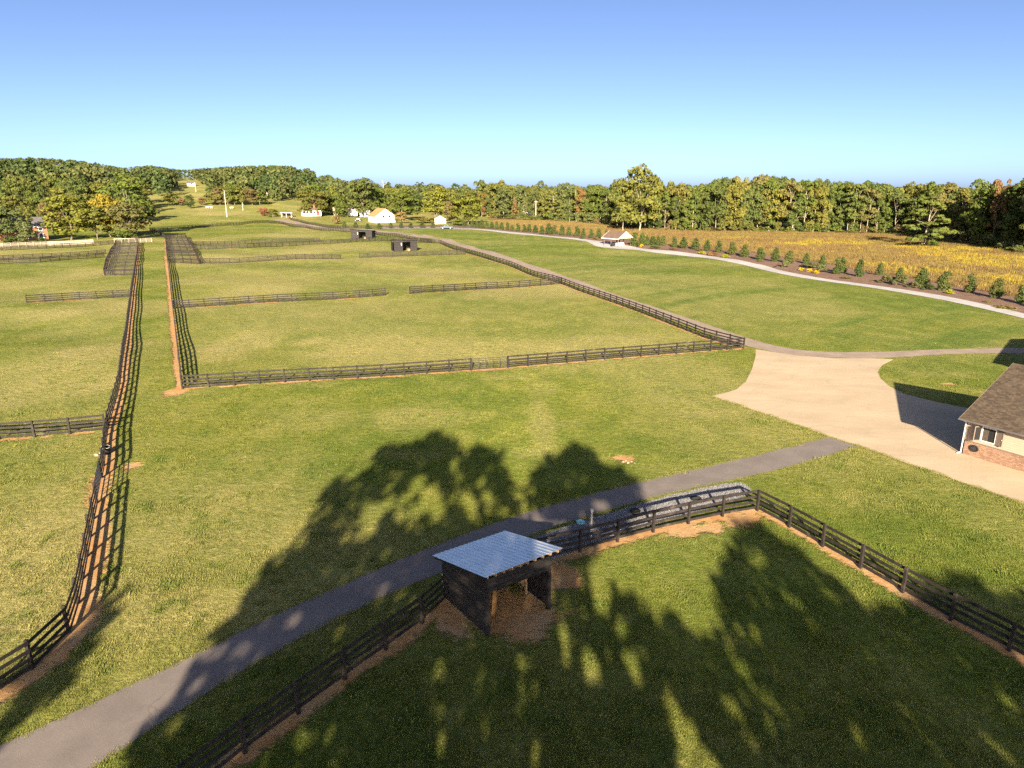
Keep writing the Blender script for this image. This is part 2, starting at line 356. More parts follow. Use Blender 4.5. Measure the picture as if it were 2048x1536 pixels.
WALK_LO = pts([(2300, 702), (2048, 637), (1911, 605), (1812, 587), (1725, 573), (1650, 563), (1575, 551), (1537, 543), (1500, 532), (1450, 523), (1375, 512), (1300, 505), (1275, 500), (1215, 497), (1185, 490), (1160, 480), (1112, 475.5), (1025, 468), (937, 458.5), (880, 457), (760, 457.5)])
BED_UP = pts([(2300, 640), (2048, 595), (1980, 585), (1905, 572), (1830, 558), (1760, 548), (1690, 535), (1620, 522), (1550, 512), (1480, 503), (1420, 497), (1350, 490), (1290, 486), (1230, 475), (1180, 471), (1120, 467), (1060, 462), (1000, 457), (940, 452), (880, 450), (760, 452)])
WOOD_X = [975, 1100, 1200, 1290, 1400, 1550, 1700, 1800, 1870, 1950, 2048, 2300]; WOOD_Y = [434, 441, 448, 458, 462, 464, 466, 468, 475, 490, 508, 560]
GRAV_UP = pts([(1045, 1082), (1100, 1063), (1200, 1031), (1340, 989), (1480, 961), (1500, 975)])
GRAV_LO = pts([(1075, 1135), (1140, 1104), (1230, 1072), (1355, 1036), (1450, 1006), (1505, 986)])

def resample(line, n):
    L = [0.0]
    for a, b in zip(line[:-1], line[1:]): L.append(L[-1] + math.hypot(b[0] - a[0], b[1] - a[1]))
    T = np.linspace(0, L[-1], n); return np.stack([np.interp(T, L, [p[0] for p in line]), np.interp(T, L, [p[1] for p in line])], 1)
def smooth_line(line, it=2):
    q = [(p[0], p[1]) for p in line]
    for _ in range(it):
        r = [q[0]]
        for a, b in zip(q[:-1], q[1:]): r += [(a[0] * .75 + b[0] * .25, a[1] * .75 + b[1] * .25), (a[0] * .25 + b[0] * .75, a[1] * .25 + b[1] * .75)]
        q = r + [q[-1]]
    return q
def ribbon(name, A, B, mat, off, n, m, rag=0.0, sm=2):
    A = resample(smooth_line(A, sm), n); B = resample(smooth_line(B, sm), n)
    if rag:
        for E_ in (A, B): E_ += (np.stack([vnoise(E_[:, 0], E_[:, 1], 1.7), vnoise(E_[:, 1] + 40, E_[:, 0], 1.7)], 1) - .5) * rag
    s = np.linspace(0, 1, m)[None, :, None]; G = A[:, None] * (1 - s) + B[:, None] * s
    V = np.concatenate([G, (height(G[..., 0], G[..., 1]) + off)[..., None]], 2).reshape(-1, 3)
    i = np.arange(n - 1)[:, None] * m + np.arange(m - 1)[None]; F = np.stack([i, i + m, i + m + 1, i + 1], 2).reshape(-1, 4)
    me = npmesh(name, V, F, mat); bm = bmesh.new(); bm.from_mesh(me); bmesh.ops.recalc_face_normals(bm, faces=bm.faces)
    if sum(f.normal.z for f in bm.faces) < 0: bmesh.ops.reverse_faces(bm, faces=bm.faces)
    bm.to_mesh(me); bm.free()
    o = link(name, me); tag(o, kind='structure'); o['poly'] = 0
    del o['poly']
    return o, np.concatenate([A, B[::-1]])
POLY = {}
road, POLY['road'] = ribbon('asphalt_path', ROAD_UP, ROAD_LO, M['asphalt'], .016, 220, 5, .10)
tag(road, 'narrow grey asphalt path curving past the small shed', 'path')
lane, POLY['lane'] = ribbon('gravel_lane', LANE_UP, LANE_LO, M['lane'], .020, 420, 4, .25)
tag(lane, 'pale gravel lane along the paddock fence', 'lane')
lane2, POLY['lane2'] = ribbon('gravel_lane', LANE2_UP, LANE2_LO, M['lane'], .05, 80, 4, .4)
tag(lane2, 'far end of the gravel lane between two black fences', 'lane')
walk, POLY['walk'] = ribbon('concrete_walk', WALK_UP, WALK_LO, M['walk'], .06, 420, 5, .15)
tag(walk, 'pale concrete walk winding beside the mulch bed', 'walk')
bed, POLY['bed'] = ribbon('mulch_bed', BED_UP, WALK_UP, M['mulch'], .035, 420, 8, .8)
tag(bed, 'brown mulch bed planted with evergreens', 'bed')
WOODL = pts(list(zip(WOOD_X, WOOD_Y)))[::-1]
mead, POLY['meadow'] = ribbon('meadow', WOODL, [p for p in BED_UP if p[0] > -8], M['meadow'], .03, 300, 60, 1.5)
tag(mead, 'tawny unmown meadow before the woods', 'meadow')
grv, POLY['gravel'] = ribbon('gravel_strip', GRAV_UP, GRAV_LO, M['gravel'], .010, 60, 6, .15)
tag(grv, 'grey gravel strip between the path and paddock fence', 'gravel strip')
# concrete apron: slab standing a little proud of the turf
from mathutils.geometry import tessellate_polygon
me = bpy.data.meshes.new('concrete_apron'); bm = bmesh.new()
bv_ = [bm.verts.new((p[0], p[1], .026)) for p in CONC]
for tri in tessellate_polygon([[Vector((p[0], p[1], 0)) for p in CONC]]): bm.faces.new([bv_[i] for i in tri])
bmesh.ops.recalc_face_normals(bm, faces=bm.faces)
ex = bmesh.ops.extrude_face_region(bm, geom=list(bm.faces)); 
for v in ex['geom']:
    if isinstance(v, bmesh.types.BMVert): v.co.z -= .2
bmesh.ops.recalc_face_normals(bm, faces=bm.faces); bm.to_mesh(me); bm.free(); me.materials.append(M['concrete'])
apron = link('concrete_apron', me); tag(apron, 'broad tan concrete apron in front of the barn', 'driveway', kind='structure'); POLY['conc'] = np.array([(p[0], p[1]) for p in CONC])

# ------------------------------------------------------------------ ground sheet
SHED = Vector((-1.11, 27.05, 0)); SH_A = R(35.5)
def ground_attrs(x, y):
    dirt = np.zeros(x.shape); 
    for k, hw, off in LINES:
        d, side = polydist(x, y, P[k]); e = d - side * off      # side +: right of travel
        wob = hw * (.28 + .48 * vnoise(x, y, .45))
        dirt = np.maximum(dirt, 1 - sstep(wob * .35, wob * 1.7, e))
    for g in (GATE1, GATE2):
        d, s_ = polydist(x, y, g); dirt = np.maximum(dirt, (1 - sstep(.2, 1.3, d)) * .9)
    # worn clay in and before the little shed, and the scrape on the lawn
    for cx, cy, rx, ry, a in ((-.6, 29.2, 2.6, 2.6, .3), (1.0, 28.0, 2.0, 1.3, .6), (-2.6, 28.0, 1.5, 1.0, 2.1), (2.4, 32.2, 1.1, 1.5, .4), (8.1, 48.3, 1.15, .85, 0), (14.2, 38.2, 1.6, 1.0, .3), (10.5, 36.9, 2.2, .8, .3), (-27.7, 46.9, .8, 1.0, 0), (44.8, 68.5, .9, .5, 0), (-33.5, 66, 1.2, 2.2, 0)):
        u = (x - cx) * math.cos(a) + (y - cy) * math.sin(a); v = -(x - cx) * math.sin(a) + (y - cy) * math.cos(a)
        dirt = np.maximum(dirt, 1 - sstep(.45, 1.3, np.hypot(u / rx, v / ry) + .7 * (vnoise(x, y, .9) - .5)))
    dry_glare = np.clip((vnoise(x, y, .06) - .42) * 1.6, 0, .6) + .35 * np.clip(vnoise(x + 31, y * 1.8, .17) - .55, 0, 1) * 2
    pad = inpoly(x, y, [P['lane_right'][0], P['front_right'][-1], *P['drive'][1:], *P['lane_right'][::-1]])
    west = inpoly(x, y, [*P['lane_left'], *P['lane_left2'], Vector((-250, 260, 0)), Vector((-160, 20, 0))])
    dry_glare = dry_glare + pad * .26 + west * (.10 + .3 * (vnoise(x, y, .12) > .55) * 1.0)
    for cx, cy, rx, ry, s in ((470, 690, 90, 40, .8), (620, 683, 50, 10, .8), (500, 655, 70, 14, .4), (830, 835, 120, 26, .6), (640, 840, 130, 30, .35), (70, 1010, 90, 90, .5), (60, 1150, 60, 60, .3), (560, 560, 150, 14, .4), (1250, 640, 80, 16, .4), (900, 640, 140, 14, .3), (1420, 640, 60, 10, .35), (760, 545, 60, 20, .35), (1620, 590, 50, 8, .6), (1750, 1000, 120, 30, .3), (150, 660, 80, 30, .4), (100, 560, 100, 20, .6), (560, 470, 120, 6, .6), (1900, 745, 100, 15, .3), (1030, 755, 60, 8, .5), (440, 950, 60, 30, .25), (1085, 850, 30, 70, .55), (1090, 775, 40, 20, .4), (1060, 905, 50, 14, .5), (900, 690, 120, 12, .4), (690, 720, 90, 10, .35), (1050, 600, 80, 8, .4)):  # centre-lawn patches: bleached grass, plus the bright antisolar hotspot painted in
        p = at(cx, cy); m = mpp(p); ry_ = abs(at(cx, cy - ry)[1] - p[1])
        q = np.hypot((x - p[0]) / (rx * m), (y - p[1]) / max(ry_, .5)); dry_glare = np.maximum(dry_glare, s * (1 - sstep(.3, 1.25, q + .5 * (vnoise(x, y, .25) - .5))) + dry_glare * .4)
    lawn = inpoly(x, y, [*[Vector(p) for p in WALK_LO], *LANE_UP[::-1]])
    st = sstep(.45, .75, .55 * vnoise(np.hypot(x - 150, y + 10), np.degrees(np.arctan2(y + 10, x - 150)) * .25, .28) + .45 * vnoise(np.hypot(x - 150, y + 10) + 40, np.degrees(np.arctan2(y + 10, x - 150)) * .2, .8))
    lush = np.clip(lawn * (.25 + .75 * st) + (vnoise(x + 99, y, .09) - .5) * .8 * (y < 66), 0, 1)
    dry_glare = np.where(lawn, dry_glare * .55 * (1.3 - st), dry_glare)
    far = sstep(380, 520, np.hypot(x, y)); dry_glare = dry_glare + .35 * far
    return np.clip(dirt, 0, 1), np.clip(dry_glare, 0, 1), lush
az = np.concatenate([np.linspace(-180, -50, 40)[:-1], np.linspace(-50, 50, 640), np.linspace(50, 180, 40)[1:-1]])
rad = np.concatenate([[2.0, 8], np.geomspace(14, 1100, 430), np.geomspace(1100, 3000, 16)[1:]])
A_, R_ = np.meshgrid(np.radians(az), rad); X = R_ * np.sin(A_); Y = R_ * np.cos(A_); Z = height(X, Y)
nr, na = X.shape; i = np.arange(nr - 1)[:, None] * na; j = np.arange(na)[None]; k = (j + 1) % na
F = np.stack([i + j, i + k, i + na + k, i + na + j], 2).reshape(-1, 4)
V = np.stack([X, Y, Z], 2).reshape(-1, 3); V = np.concatenate([V, [[0, 0, 0]]])
me = npmesh('ground', V, F, M['turf'])
di, dr, lu = ground_attrs(V[:, 0], V[:, 1]); fattr(me, 'dirt', di); fattr(me, 'dry_glare', dr); fattr(me, 'lush', lu)
me.polygons.foreach_set('use_smooth', [True] * len(me.polygons))
ground = link('ground', me); tag(ground, 'mown pasture and lawn rolling to the horizon', 'ground', kind='structure')

# ------------------------------------------------------------------ point-instanced ground cover
def scatter(name, tuft_me, co, rot, scl, attrs, label, cat):
    me = bpy.data.meshes.new(name); me.vertices.add(len(co)); me.vertices.foreach_set('co', np.asarray(co, np.float32).ravel()); me.update()
    a = me.attributes.new('rot', 'FLOAT_VECTOR', 'POINT'); a.data.foreach_set('vector', np.asarray(rot, np.float32).ravel())
    a = me.attributes.new('scl', 'FLOAT_VECTOR', 'POINT'); a.data.foreach_set('vector', np.asarray(scl, np.float32).ravel())
    for k, v in attrs.items(): fattr(me, k, v)
    src = bpy.data.objects.new(name + '_source', tuft_me)
    o = link(name, me); tag(o, label, cat, kind='stuff')
    g = bpy.data.node_groups.new(name, 'GeometryNodeTree')
    g.interface.new_socket('Geometry', in_out='INPUT', socket_type='NodeSocketGeometry'); g.interface.new_socket('Geometry', in_out='OUTPUT', socket_type='NodeSocketGeometry')
    gi = g.nodes.new('NodeGroupInput'); go = g.nodes.new('NodeGroupOutput'); ip = g.nodes.new('GeometryNodeInstanceOnPoints'); oi = g.nodes.new('GeometryNodeObjectInfo')
    oi.inputs['Object'].default_value = src
    g.links.new(gi.outputs[0], ip.inputs['Points']); g.links.new(oi.outputs['Geometry'], ip.inputs['Instance'])
    for nm, sock in (('rot', 'Rotation'), ('scl', 'Scale')):
        na_ = g.nodes.new('GeometryNodeInputNamedAttribute'); na_.data_type = 'FLOAT_VECTOR'; na_.inputs['Name'].default_value = nm
        g.links.new(na_.outputs[0], ip.inputs[sock])
    g.links.new(ip.outputs[0], go.inputs[0])
    md = o.modifiers.new('scatter', 'NODES'); md.node_group = g
    return o
def blades(n, hgt, wid, spread, mat, lean=.5, bend=.4):
    V, F = [], []
    for k in range(n):
        a = RNG.uniform(0, 6.283); r = spread * math.sqrt(RNG.random()); b = RNG.uniform(0, 6.283); h = hgt * RNG.uniform(.6, 1.15); l = lean * RNG.uniform(.1, 1)
        p = np.array([r * math.cos(a), r * math.sin(a), -.01]); t_ = np.array([math.cos(b), math.sin(b), 0]) * wid / 2; dq = np.array([-math.sin(b), math.cos(b), 0])
        m1 = p + dq * l * h * .4 + [0, 0, h * .6]; tp = p + dq * l * h * (.4 + bend) + [0, 0, h]
        n0 = len(V); V += [p - t_, p + t_, m1 + t_ * .8, m1 - t_ * .8, tp]; F += [(n0, n0 + 1, n0 + 2, n0 + 3), (n0 + 3, n0 + 2, n0 + 4)]
    me = bpy.data.meshes.new('tuft'); me.from_pydata([tuple(v) for v in V], [], F); me.materials.append(mat); me.update(); return me
def wedge(n, r0, r1, hf=39.5):
    a = np.radians(RNG.uniform(-hf, hf, n)); r = np.sqrt(RNG.uniform(r0 * r0, r1 * r1, n)); return r * np.sin(a), r * np.cos(a)
NG = 250000; r = np.exp(RNG.uniform(math.log(17), math.log(150), NG)); r = r[RNG.random(NG) < 1 - sstep(55, 140, r)]     # thins out with distance
a = np.radians(RNG.uniform(-43.5, 43.5, len(r))); x, y, s = r * np.sin(a), r * np.cos(a), (r / 24) ** .40
ok = np.ones(len(x), bool)
for k in ('road', 'lane', 'conc', 'gravel', 'walk', 'bed'): ok &= ~inpoly(x, y, POLY[k])
x, y, s = x[ok], y[ok], s[ok]
di, dr, lu = ground_attrs(x, y)
ok = di + (RNG.random(len(x)) - .5) * .9 < .45; x, y, s, di, dr, lu = (q[ok] for q in (x, y, s, di, dr, lu))
weed = vnoise(x, y, 1.15) * .6 + vnoise(x + 17, y, 3.3) * .4 > .70
lu = np.where(weed, 1.0, lu); dr = np.where(weed, dr * .2, dr); s = s * np.where(weed, 1.55, 1.0)
ex_, ey_ = [], []
for E_ in (ROAD_UP, ROAD_LO, CONC[6:12]):
    q = resample(smooth_line(E_), 2600); q = q + RNG.normal(0, .10, q.shape) + (vnoise(q[:, 0], q[:, 1], 1.3)[:, None] - .5) * .3; k_ = (q[:, 1] > 15) & (RNG.random(len(q)) < .25 + .75 * vnoise(q[:, 0] + 5, q[:, 1], .7)); ex_.append(q[k_, 0]); ey_.append(q[k_, 1])
ex_ = np.concatenate(ex_); ey_ = np.concatenate(ey_); x = np.concatenate([x, ex_]); y = np.concatenate([y, ey_]); m_ = len(ex_); s = np.concatenate([s, np.full(m_, 1.25)]); di = np.concatenate([di, np.zeros(m_)]); dr = np.concatenate([dr, RNG.uniform(.2, .9, m_)]); lu = np.concatenate([lu, np.zeros(m_)])
n = len(x); x += RNG.normal(0, .07, n); y += RNG.normal(0, .07, n); sv = s * RNG.uniform(.6, 1.25, n) * (.6 + .8 * vnoise(x, y, .5)) * np.where(RNG.random(n) < .012, 1.8, 1)
scatter('lawn_grass', blades(12, .062, .016, .09, M['tuft'], 1.3), np.stack([x, y, height(x, y)], 1), np.stack([np.zeros(n), np.zeros(n), RNG.uniform(0, 6.28, n)], 1),
        np.stack([sv, sv, sv * (1 / np.sqrt(s))], 1), dict(dry_glare=dr, dirt=di * 0, lush=lu), 'short mown grass of lawn and paddocks', 'grass')
# meadow: tall tawny grass with drifts of yellow goldenrod
x, y = wedge(80000, 95, 430, 44); x = np.concatenate([x, x + RNG.normal(0, 3, x.size)]); y = np.concatenate([y, y + RNG.normal(0, 3, y.size)])
ok = inpoly(x, y, POLY['meadow']); x, y = x[ok], y[ok]
gold = np.zeros(len(x))
for cx, cy, rx, ry in ((1640, 487, 90, 6), (1960, 515, 90, 22), (1985, 530, 70, 14), (1790, 533, 60, 6), (1830, 497, 50, 4), (1590, 490, 40, 3), (1470, 478, 30, 2), (1940, 500, 60, 4), (1880, 545, 60, 8), (2010, 560, 60, 8)):
    p = at(cx, cy); m = mpp(p); ryw = max(2, at(cx, cy - ry)[1] - p[1]); q = np.hypot((x - p[0]) / (rx * m), (y - p[1]) / ryw)
    gold = np.maximum(gold, 1 - sstep(.4, 1.2, q + .9 * (vnoise(x, y, .16) - .5)))
gold = (RNG.random(len(x)) < gold * .42 + .012) * 1.0
n = len(x); sv = RNG.uniform(.7, 1.25, n) * (1 - .55 * (gold > 0) * (RNG.random(n) < .0))
scatter('meadow_grass', blades(22, .72, .055, .85, M['mead'], .6), np.stack([x, y, height(x, y)], 1), np.stack([np.zeros(n), np.zeros(n), RNG.uniform(0, 6.28, n)], 1),
        np.stack([sv, sv, sv * (1 + .25 * gold)], 1), dict(gold=gold), 'tall tawny meadow grass with yellow goldenrod drifts', 'grass')
# loose stone on the gravel strip
b = MB(); b.add([(-.03, -.02, -.01), (.03, -.025, -.01), (.025, .03, -.01), (-.03, .02, -.01), (-.015, -.01, .03), (.018, -.012, .026), (.012, .015, .028), (-.014, .012, .03)], [(4, 5, 6, 7), (0, 1, 5, 4), (1, 2, 6, 5), (2, 3, 7, 6), (3, 0, 4, 7)])
gx0, gy0 = POLY['gravel'].min(0); gx1, gy1 = POLY['gravel'].max(0); x = RNG.uniform(gx0, gx1, 42000); y = RNG.uniform(gy0, gy1, 42000)
ok = inpoly(x, y, POLY['gravel']); x, y = x[ok], y[ok]; n = len(x); sv = RNG.uniform(.3, .75, n)
scatter('gravel_stones', b.mesh('stone', M['stone']), np.stack([x, y, np.full(n, .018)], 1), np.stack([RNG.uniform(-.4, .4, n), RNG.uniform(-.4, .4, n), RNG.uniform(0, 6.28, n)], 1),
        np.stack([sv, sv, sv], 1), {}, 'loose grey gravel stones beside the asphalt path', 'gravel')

# ------------------------------------------------------------------ board fences
POST_H, SPAN = 1.42, 2.44
def post_mesh(mat, name):
    b = MB(); s = .07; b.box(-s, s, -s, s, -.25, POST_H - .03); b.add([(-s, -s, POST_H - .03), (s, -s, POST_H - .03), (s, s, POST_H - .03), (-s, s, POST_H - .03), (-s * .7, -s * .7, POST_H), (s * .7, -s * .7, POST_H), (s * .7, s * .7, POST_H), (-s * .7, s * .7, POST_H)], [(4, 5, 6, 7), (0, 1, 5, 4), (1, 2, 6, 5), (2, 3, 7, 6), (3, 0, 4, 7)])
    return b.mesh(name, mat)
def rail_mesh(mat): return MB().box(0, 1, -.0175, .0175, -.08, .08).mesh('rail', mat)
PM = {k: post_mesh(M[k], 'post') for k in ('black', 'tan')}; RM = {k: rail_mesh(M[k]) for k in ('black', 'tan')}
RAILZ = (.20, .56, .92, 1.29)
def fence(key, label, group='black board fences around the paddocks', mat='black', near=150, rails=RAILZ, ends=True, line=None, side=1):
    line = line or P[key]
    cum = [0.0]
    for a, b in zip(line[:-1], line[1:]): cum.append(cum[-1] + math.hypot(b[0] - a[0], b[1] - a[1]))
    n = max(1, round(cum[-1] / SPAN)); ss = np.linspace(0, cum[-1], n + 1)
    X = np.interp(ss, cum, [p[0] for p in line]); Y = np.interp(ss, cum, [p[1] for p in line]); Z = height(X, Y)
    root = empty('board_fence', (X[0], Y[0], Z[0]), 0, label, 'fence', group)
    o0 = Vector((X[0], Y[0], Z[0])); rr = random.Random(key)
    rest = [MB() for _ in rails]; nfar = 0
    for i in range(n + 1):
        a = min(i, n - 1); dx, dy = X[a + 1] - X[a], Y[a + 1] - Y[a]; an = math.atan2(dy, dx)
        link('post', PM[mat], root, Vector((X[i], Y[i], Z[i])) - o0, (rr.gauss(0, .012), rr.gauss(0, .012), an))
        if i == n: break
        L = math.hypot(dx, dy); nx, ny = -dy / L * .08 * side, dx / L * .08 * side
        far = math.hypot(X[i], Y[i]) > near
        for r, z in enumerate(rails):
            p = Vector((X[i] + nx, Y[i] + ny, Z[i] + z + rr.gauss(0, .012))); q = Vector((X[i + 1] + nx, Y[i + 1] + ny, Z[i + 1] + z + rr.gauss(0, .012)))
            if not far:
                d = q - p; link('rail', RM[mat], root, p - o0, (0, -math.atan2(d.z, L), an), (d.length, 1, 1))
            else:
                nfar += 1; ux, uy = -dy / L * .0175, dx / L * .0175; vs = []
                for c in (p - o0, q - o0):
                    vs += [(c.x - ux, c.y - uy, c.z - .085), (c.x + ux, c.y + uy, c.z - .085), (c.x + ux, c.y + uy, c.z + .085), (c.x - ux, c.y - uy, c.z + .085)]
                rest[r].add(vs, [(0, 1, 5, 4), (1, 2, 6, 5), (2, 3, 7, 6), (3, 0, 4, 7), (0, 3, 2, 1), (4, 5, 6, 7)])
    if nfar:
        for b in rest: b.obj('rail_course', M[mat], root)
    return root
fence('near_left', 'black board fence from the bottom edge up to the little shed', near=200)
fence('near_back', 'black board fence along the gravel strip right of the little shed', near=200)
fence('near_right', 'black board fence running to the lower right corner of the near paddock', near=200)
fence('lane_left', 'black board fence curving in at the lower left as far as the pipe gate', side=-1)
fence('lane_left2', 'black board fence on the left of the grass lane beyond the pipe gate', side=-1)
fence('lane_right', 'black board fence on the right of the grass lane', side=-1)
fence('lane_turn', 'short black fence where the grass lane ends under the trees')
fence('front_left', 'black board fence at the front of the big paddock, left of its gate')
fence('front_right', 'black board fence at the front of the big paddock, right of its gate')
fence('drive', 'black board fence following the gravel lane from the paddock corner')
fence('drive2', 'black board fence along the far part of the gravel lane behind the sheds')
fence('far', 'black board fence closing the farthest paddock before the pasture')
fence('outer', 'black board fence beyond the gravel lane, behind the row of evergreens')
fence('mid_left', 'black cross fence in the big paddock, left of the middle gap')
fence('mid_right', 'black cross fence in the big paddock, right of the middle gap')
fence('cross_left', 'black cross fence before the twin sheds, left of the gap')
fence('cross_right', 'black cross fence in front of the nearer twin shed, right of the gap')
fence('back_a', 'long black cross fence running behind the nearer twin shed')
fence('back_b', 'shorter black cross fence just behind the long one left of the sheds')
fence('alley_r', 'black board fence on the right of the pens beside the lane')
fence('alley_l', 'black board fence on the left of the pens left of the lane')
fence('west_a', 'black cross fence meeting the lane fence near the bucket')
fence('west_b', 'black cross fence ending free in the left paddock')
fence('west_c', 'nearer of two parallel black fences in the far left paddock')
fence('west_d', 'farther of two parallel black fences in the far left paddock')
fence('west_e', 'black board fence just in front of the pale fence by the brick house')
fence('tan_a', 'weathered pale board fence before the brick house', 'pale weathered board fences', 'tan')
fence('tan_b', 'short pale board fence closing the end of the grass lane', 'pale weathered board fences', 'tan')
def between(key0, key1, n, t0, t1, what):
    A = resample(P[key0], 60); B = resample(P[key1], 200)
    ordn = ['first', 'second', 'third', 'fourth', 'fifth', 'sixth', 'seventh', 'eighth', 'ninth', 'tenth', 'eleventh', 'twelfth']
    for k in range(n):
        a = A[int((t0 + (t1 - t0) * k / (n - 1)) * 59)]; b = B[np.argmin(np.abs(B[:, 1] - a[1] - .20 * np.abs(B[:, 0] - a[0]) * 1.0))]
        l = [Vector((a[0], a[1], 0)), Vector((b[0], b[1], 0))]
        fence('pen%s%d' % (key0, k), 'black pen divider %s, %s from the near end' % (what, ordn[k]), 'pen dividers beside the grass lane', near=0, line=l)
between('alley_r', 'lane_right', 11, 0, 1, 'right of the grass lane')
between('alley_l', 'lane_left2', 11, 0, 1, 'left of the grass lane')

def pipe_gate(p, q, label, hgt=1.3, nr=6, nv=4):
    d = q - p; L = math.hypot(d.x, d.y); root = empty('pipe_gate', p, math.atan2(d.y, d.x), label, 'gate', 'pipe gates in the paddock fences')
    x0, x1, z0, z1 = .12, L - .12, .16, hgt
    for z in np.linspace(z0, z1, nr): MB().tube((x0, 0, z), (x1, 0, z), .032, .032, 6).obj('bar', M['gate'], root)
    for x in np.linspace(x0, x1, nv + 2): MB().tube((x, .0, z0), (x, .0, z1), .034, .034, 6).obj('upright', M['gate'], root)
    for z in (.3, 1.15): MB().box(.0, .14, -.04, .04, z, z + .05).obj('hinge', M['gate'], root)
pipe_gate(GATE1[0], GATE1[1], 'black pipe gate in the fence on the left of the grass lane')
pipe_gate(GATE2[0], GATE2[1], 'black pipe gate in the front fence of the big paddock')
pipe_gate(GATE3[0], GATE3[1], 'black pipe gate at the far corner by the gravel lane')

# ------------------------------------------------------------------ little run-in shed in the near paddock
def run_in_shed():
    root = empty('run_in_shed', (SHED.x, SHED.y, 0), SH_A, 'small black plank run-in shed with corrugated metal roof beside the asphalt path', 'shed')
    W, D, HF, HB = 3.5, 3.75, 3.02, 2.12      # local x along the open front, y to the back
    zt = lambda y: HF + (HB - HF) * y / D
    for x, y in ((0, 0), (W, 0), (0, D), (W, D), (0, D * .5), (W, D * .5), (W * .5, D)):
        MB().box(x - .07, x + .07, y - .07, y + .07, -.2, zt(y) - .02).obj('post', M['board'], root)
    rr = random.Random(3)
    def wall(x, flip):                          # side wall of horizontal planks, the top one cut to the slope
        z = .06
        while z < HF - .1:
            z1 = min(z + .232, HF - .06); y1 = D if z1 <= HB - .05 else max(.2, (HF - z1) / (HF - HB) * D)
            y1b = D if z <= HB - .05 else max(.2, (HF - z) / (HF - HB) * D)
            t_ = .022 + rr.uniform(-.003, .003); xo = x + (flip * (.07 + rr.uniform(0, .007)))
            b = MB(); b.prism([(-.07 + rr.uniform(-.01, .01), z + .004), (y1b, z + .004), (y1, z1 - .004), (-.07, z1 - .004)], 'x', xo, xo + flip * t_); b.obj('plank', M['board'], root); z += .24
    wall(0, -1); wall(W, 1)
    z = .06
    while z < HB - .1:
        b = MB(); b.box(-.08, W + .08, D + .075, D + .1 + rr.uniform(0, .006), z + .004, z + .232); b.obj('plank', M['board'], root); z += .24
    for k in range(3):                          # header boards over the opening
        z = 2.18 + k * .245; MB().box(-.06, W + .06, -.10 - rr.uniform(0, .006), -.072, z + .003, z + .236).obj('header_board', M['board'], root)
    for k in range(4):                          # unpainted kick boards lining the right wall
        MB().box(W - .105, W - .08, D * .45, D - .1, .3 + k * .42, .3 + k * .42 + .405).obj('kick_board', M['raw'], root)
    MB().box(W - .16, W - .075, D * .42, D * .45 - .005, 0, 2.2).obj('stud', M['raw'], root)
    sl = math.atan2(HB - HF, D)
    for k in range(10):                         # round-ended rafters poking out under the roof
        x = -.22 + k * (W + .44) / 9; b = MB(); y0, y1 = -.42, D + .36; dz = .0
        b.prism([(y0, zt(y0) + .02), (y1, zt(y1) + .02), (y1, zt(y1) + .15), (y0, zt(y0) + .15)], 'x', x - .03, x + .03); b.obj('rafter', M['raw'], root)
    for y in (-.34, D * .33, D * .66, D + .3):
        MB().box(-.30, W + .30, y - .045, y + .045, zt(y) + .152, zt(y) + .19).obj('purlin', M['raw'], root)
    for x in (-.325, W + .325):
        b = MB(); b.prism([(-.48, zt(-.48) + .02), (D + .42, zt(D + .42) + .02), (D + .42, zt(D + .42) + .19), (-.48, zt(-.48) + .19)], 'x', x - .02, x + .02); b.obj('bargeboard', M['board'], root)
    n = 4; pw = (W + .84) / n                    # overlapping ribbed sheets
    for k in range(n):
        V = []; Fc = []; xs = []
        x0 = -.42 + k * pw
        for r_ in range(4):
            u = x0 + r_ * pw / 4; xs += [(u, 0), (u + .17, 0), (u + .195, .03), (u + .235, .03), (u + .26, 0)]
        xs.append((x0 + pw + .02, .002)); 
        for y in (-.52, D + .46):
            for u, e in xs: V.append((u, y, zt(y) + .198 + e + k * .0008))
        m_ = len(xs); Fc = [(i, i + 1, m_ + i + 1, m_ + i) for i in range(m_ - 1)]
        b = MB(); b.add(V, Fc); o = b.obj('roof_sheet', M['metal'], root); sm = o.modifiers.new('thickness', 'SOLIDIFY'); sm.thickness = .003
    for z in (.62, .95, 1.3):                    # white fence insulators on the back left post
        MB().tube((-.13, D - .02, z), (-.19, D - .02, z), .03, .022, 6).obj('insulator', M['white'], root)
run_in_shed()

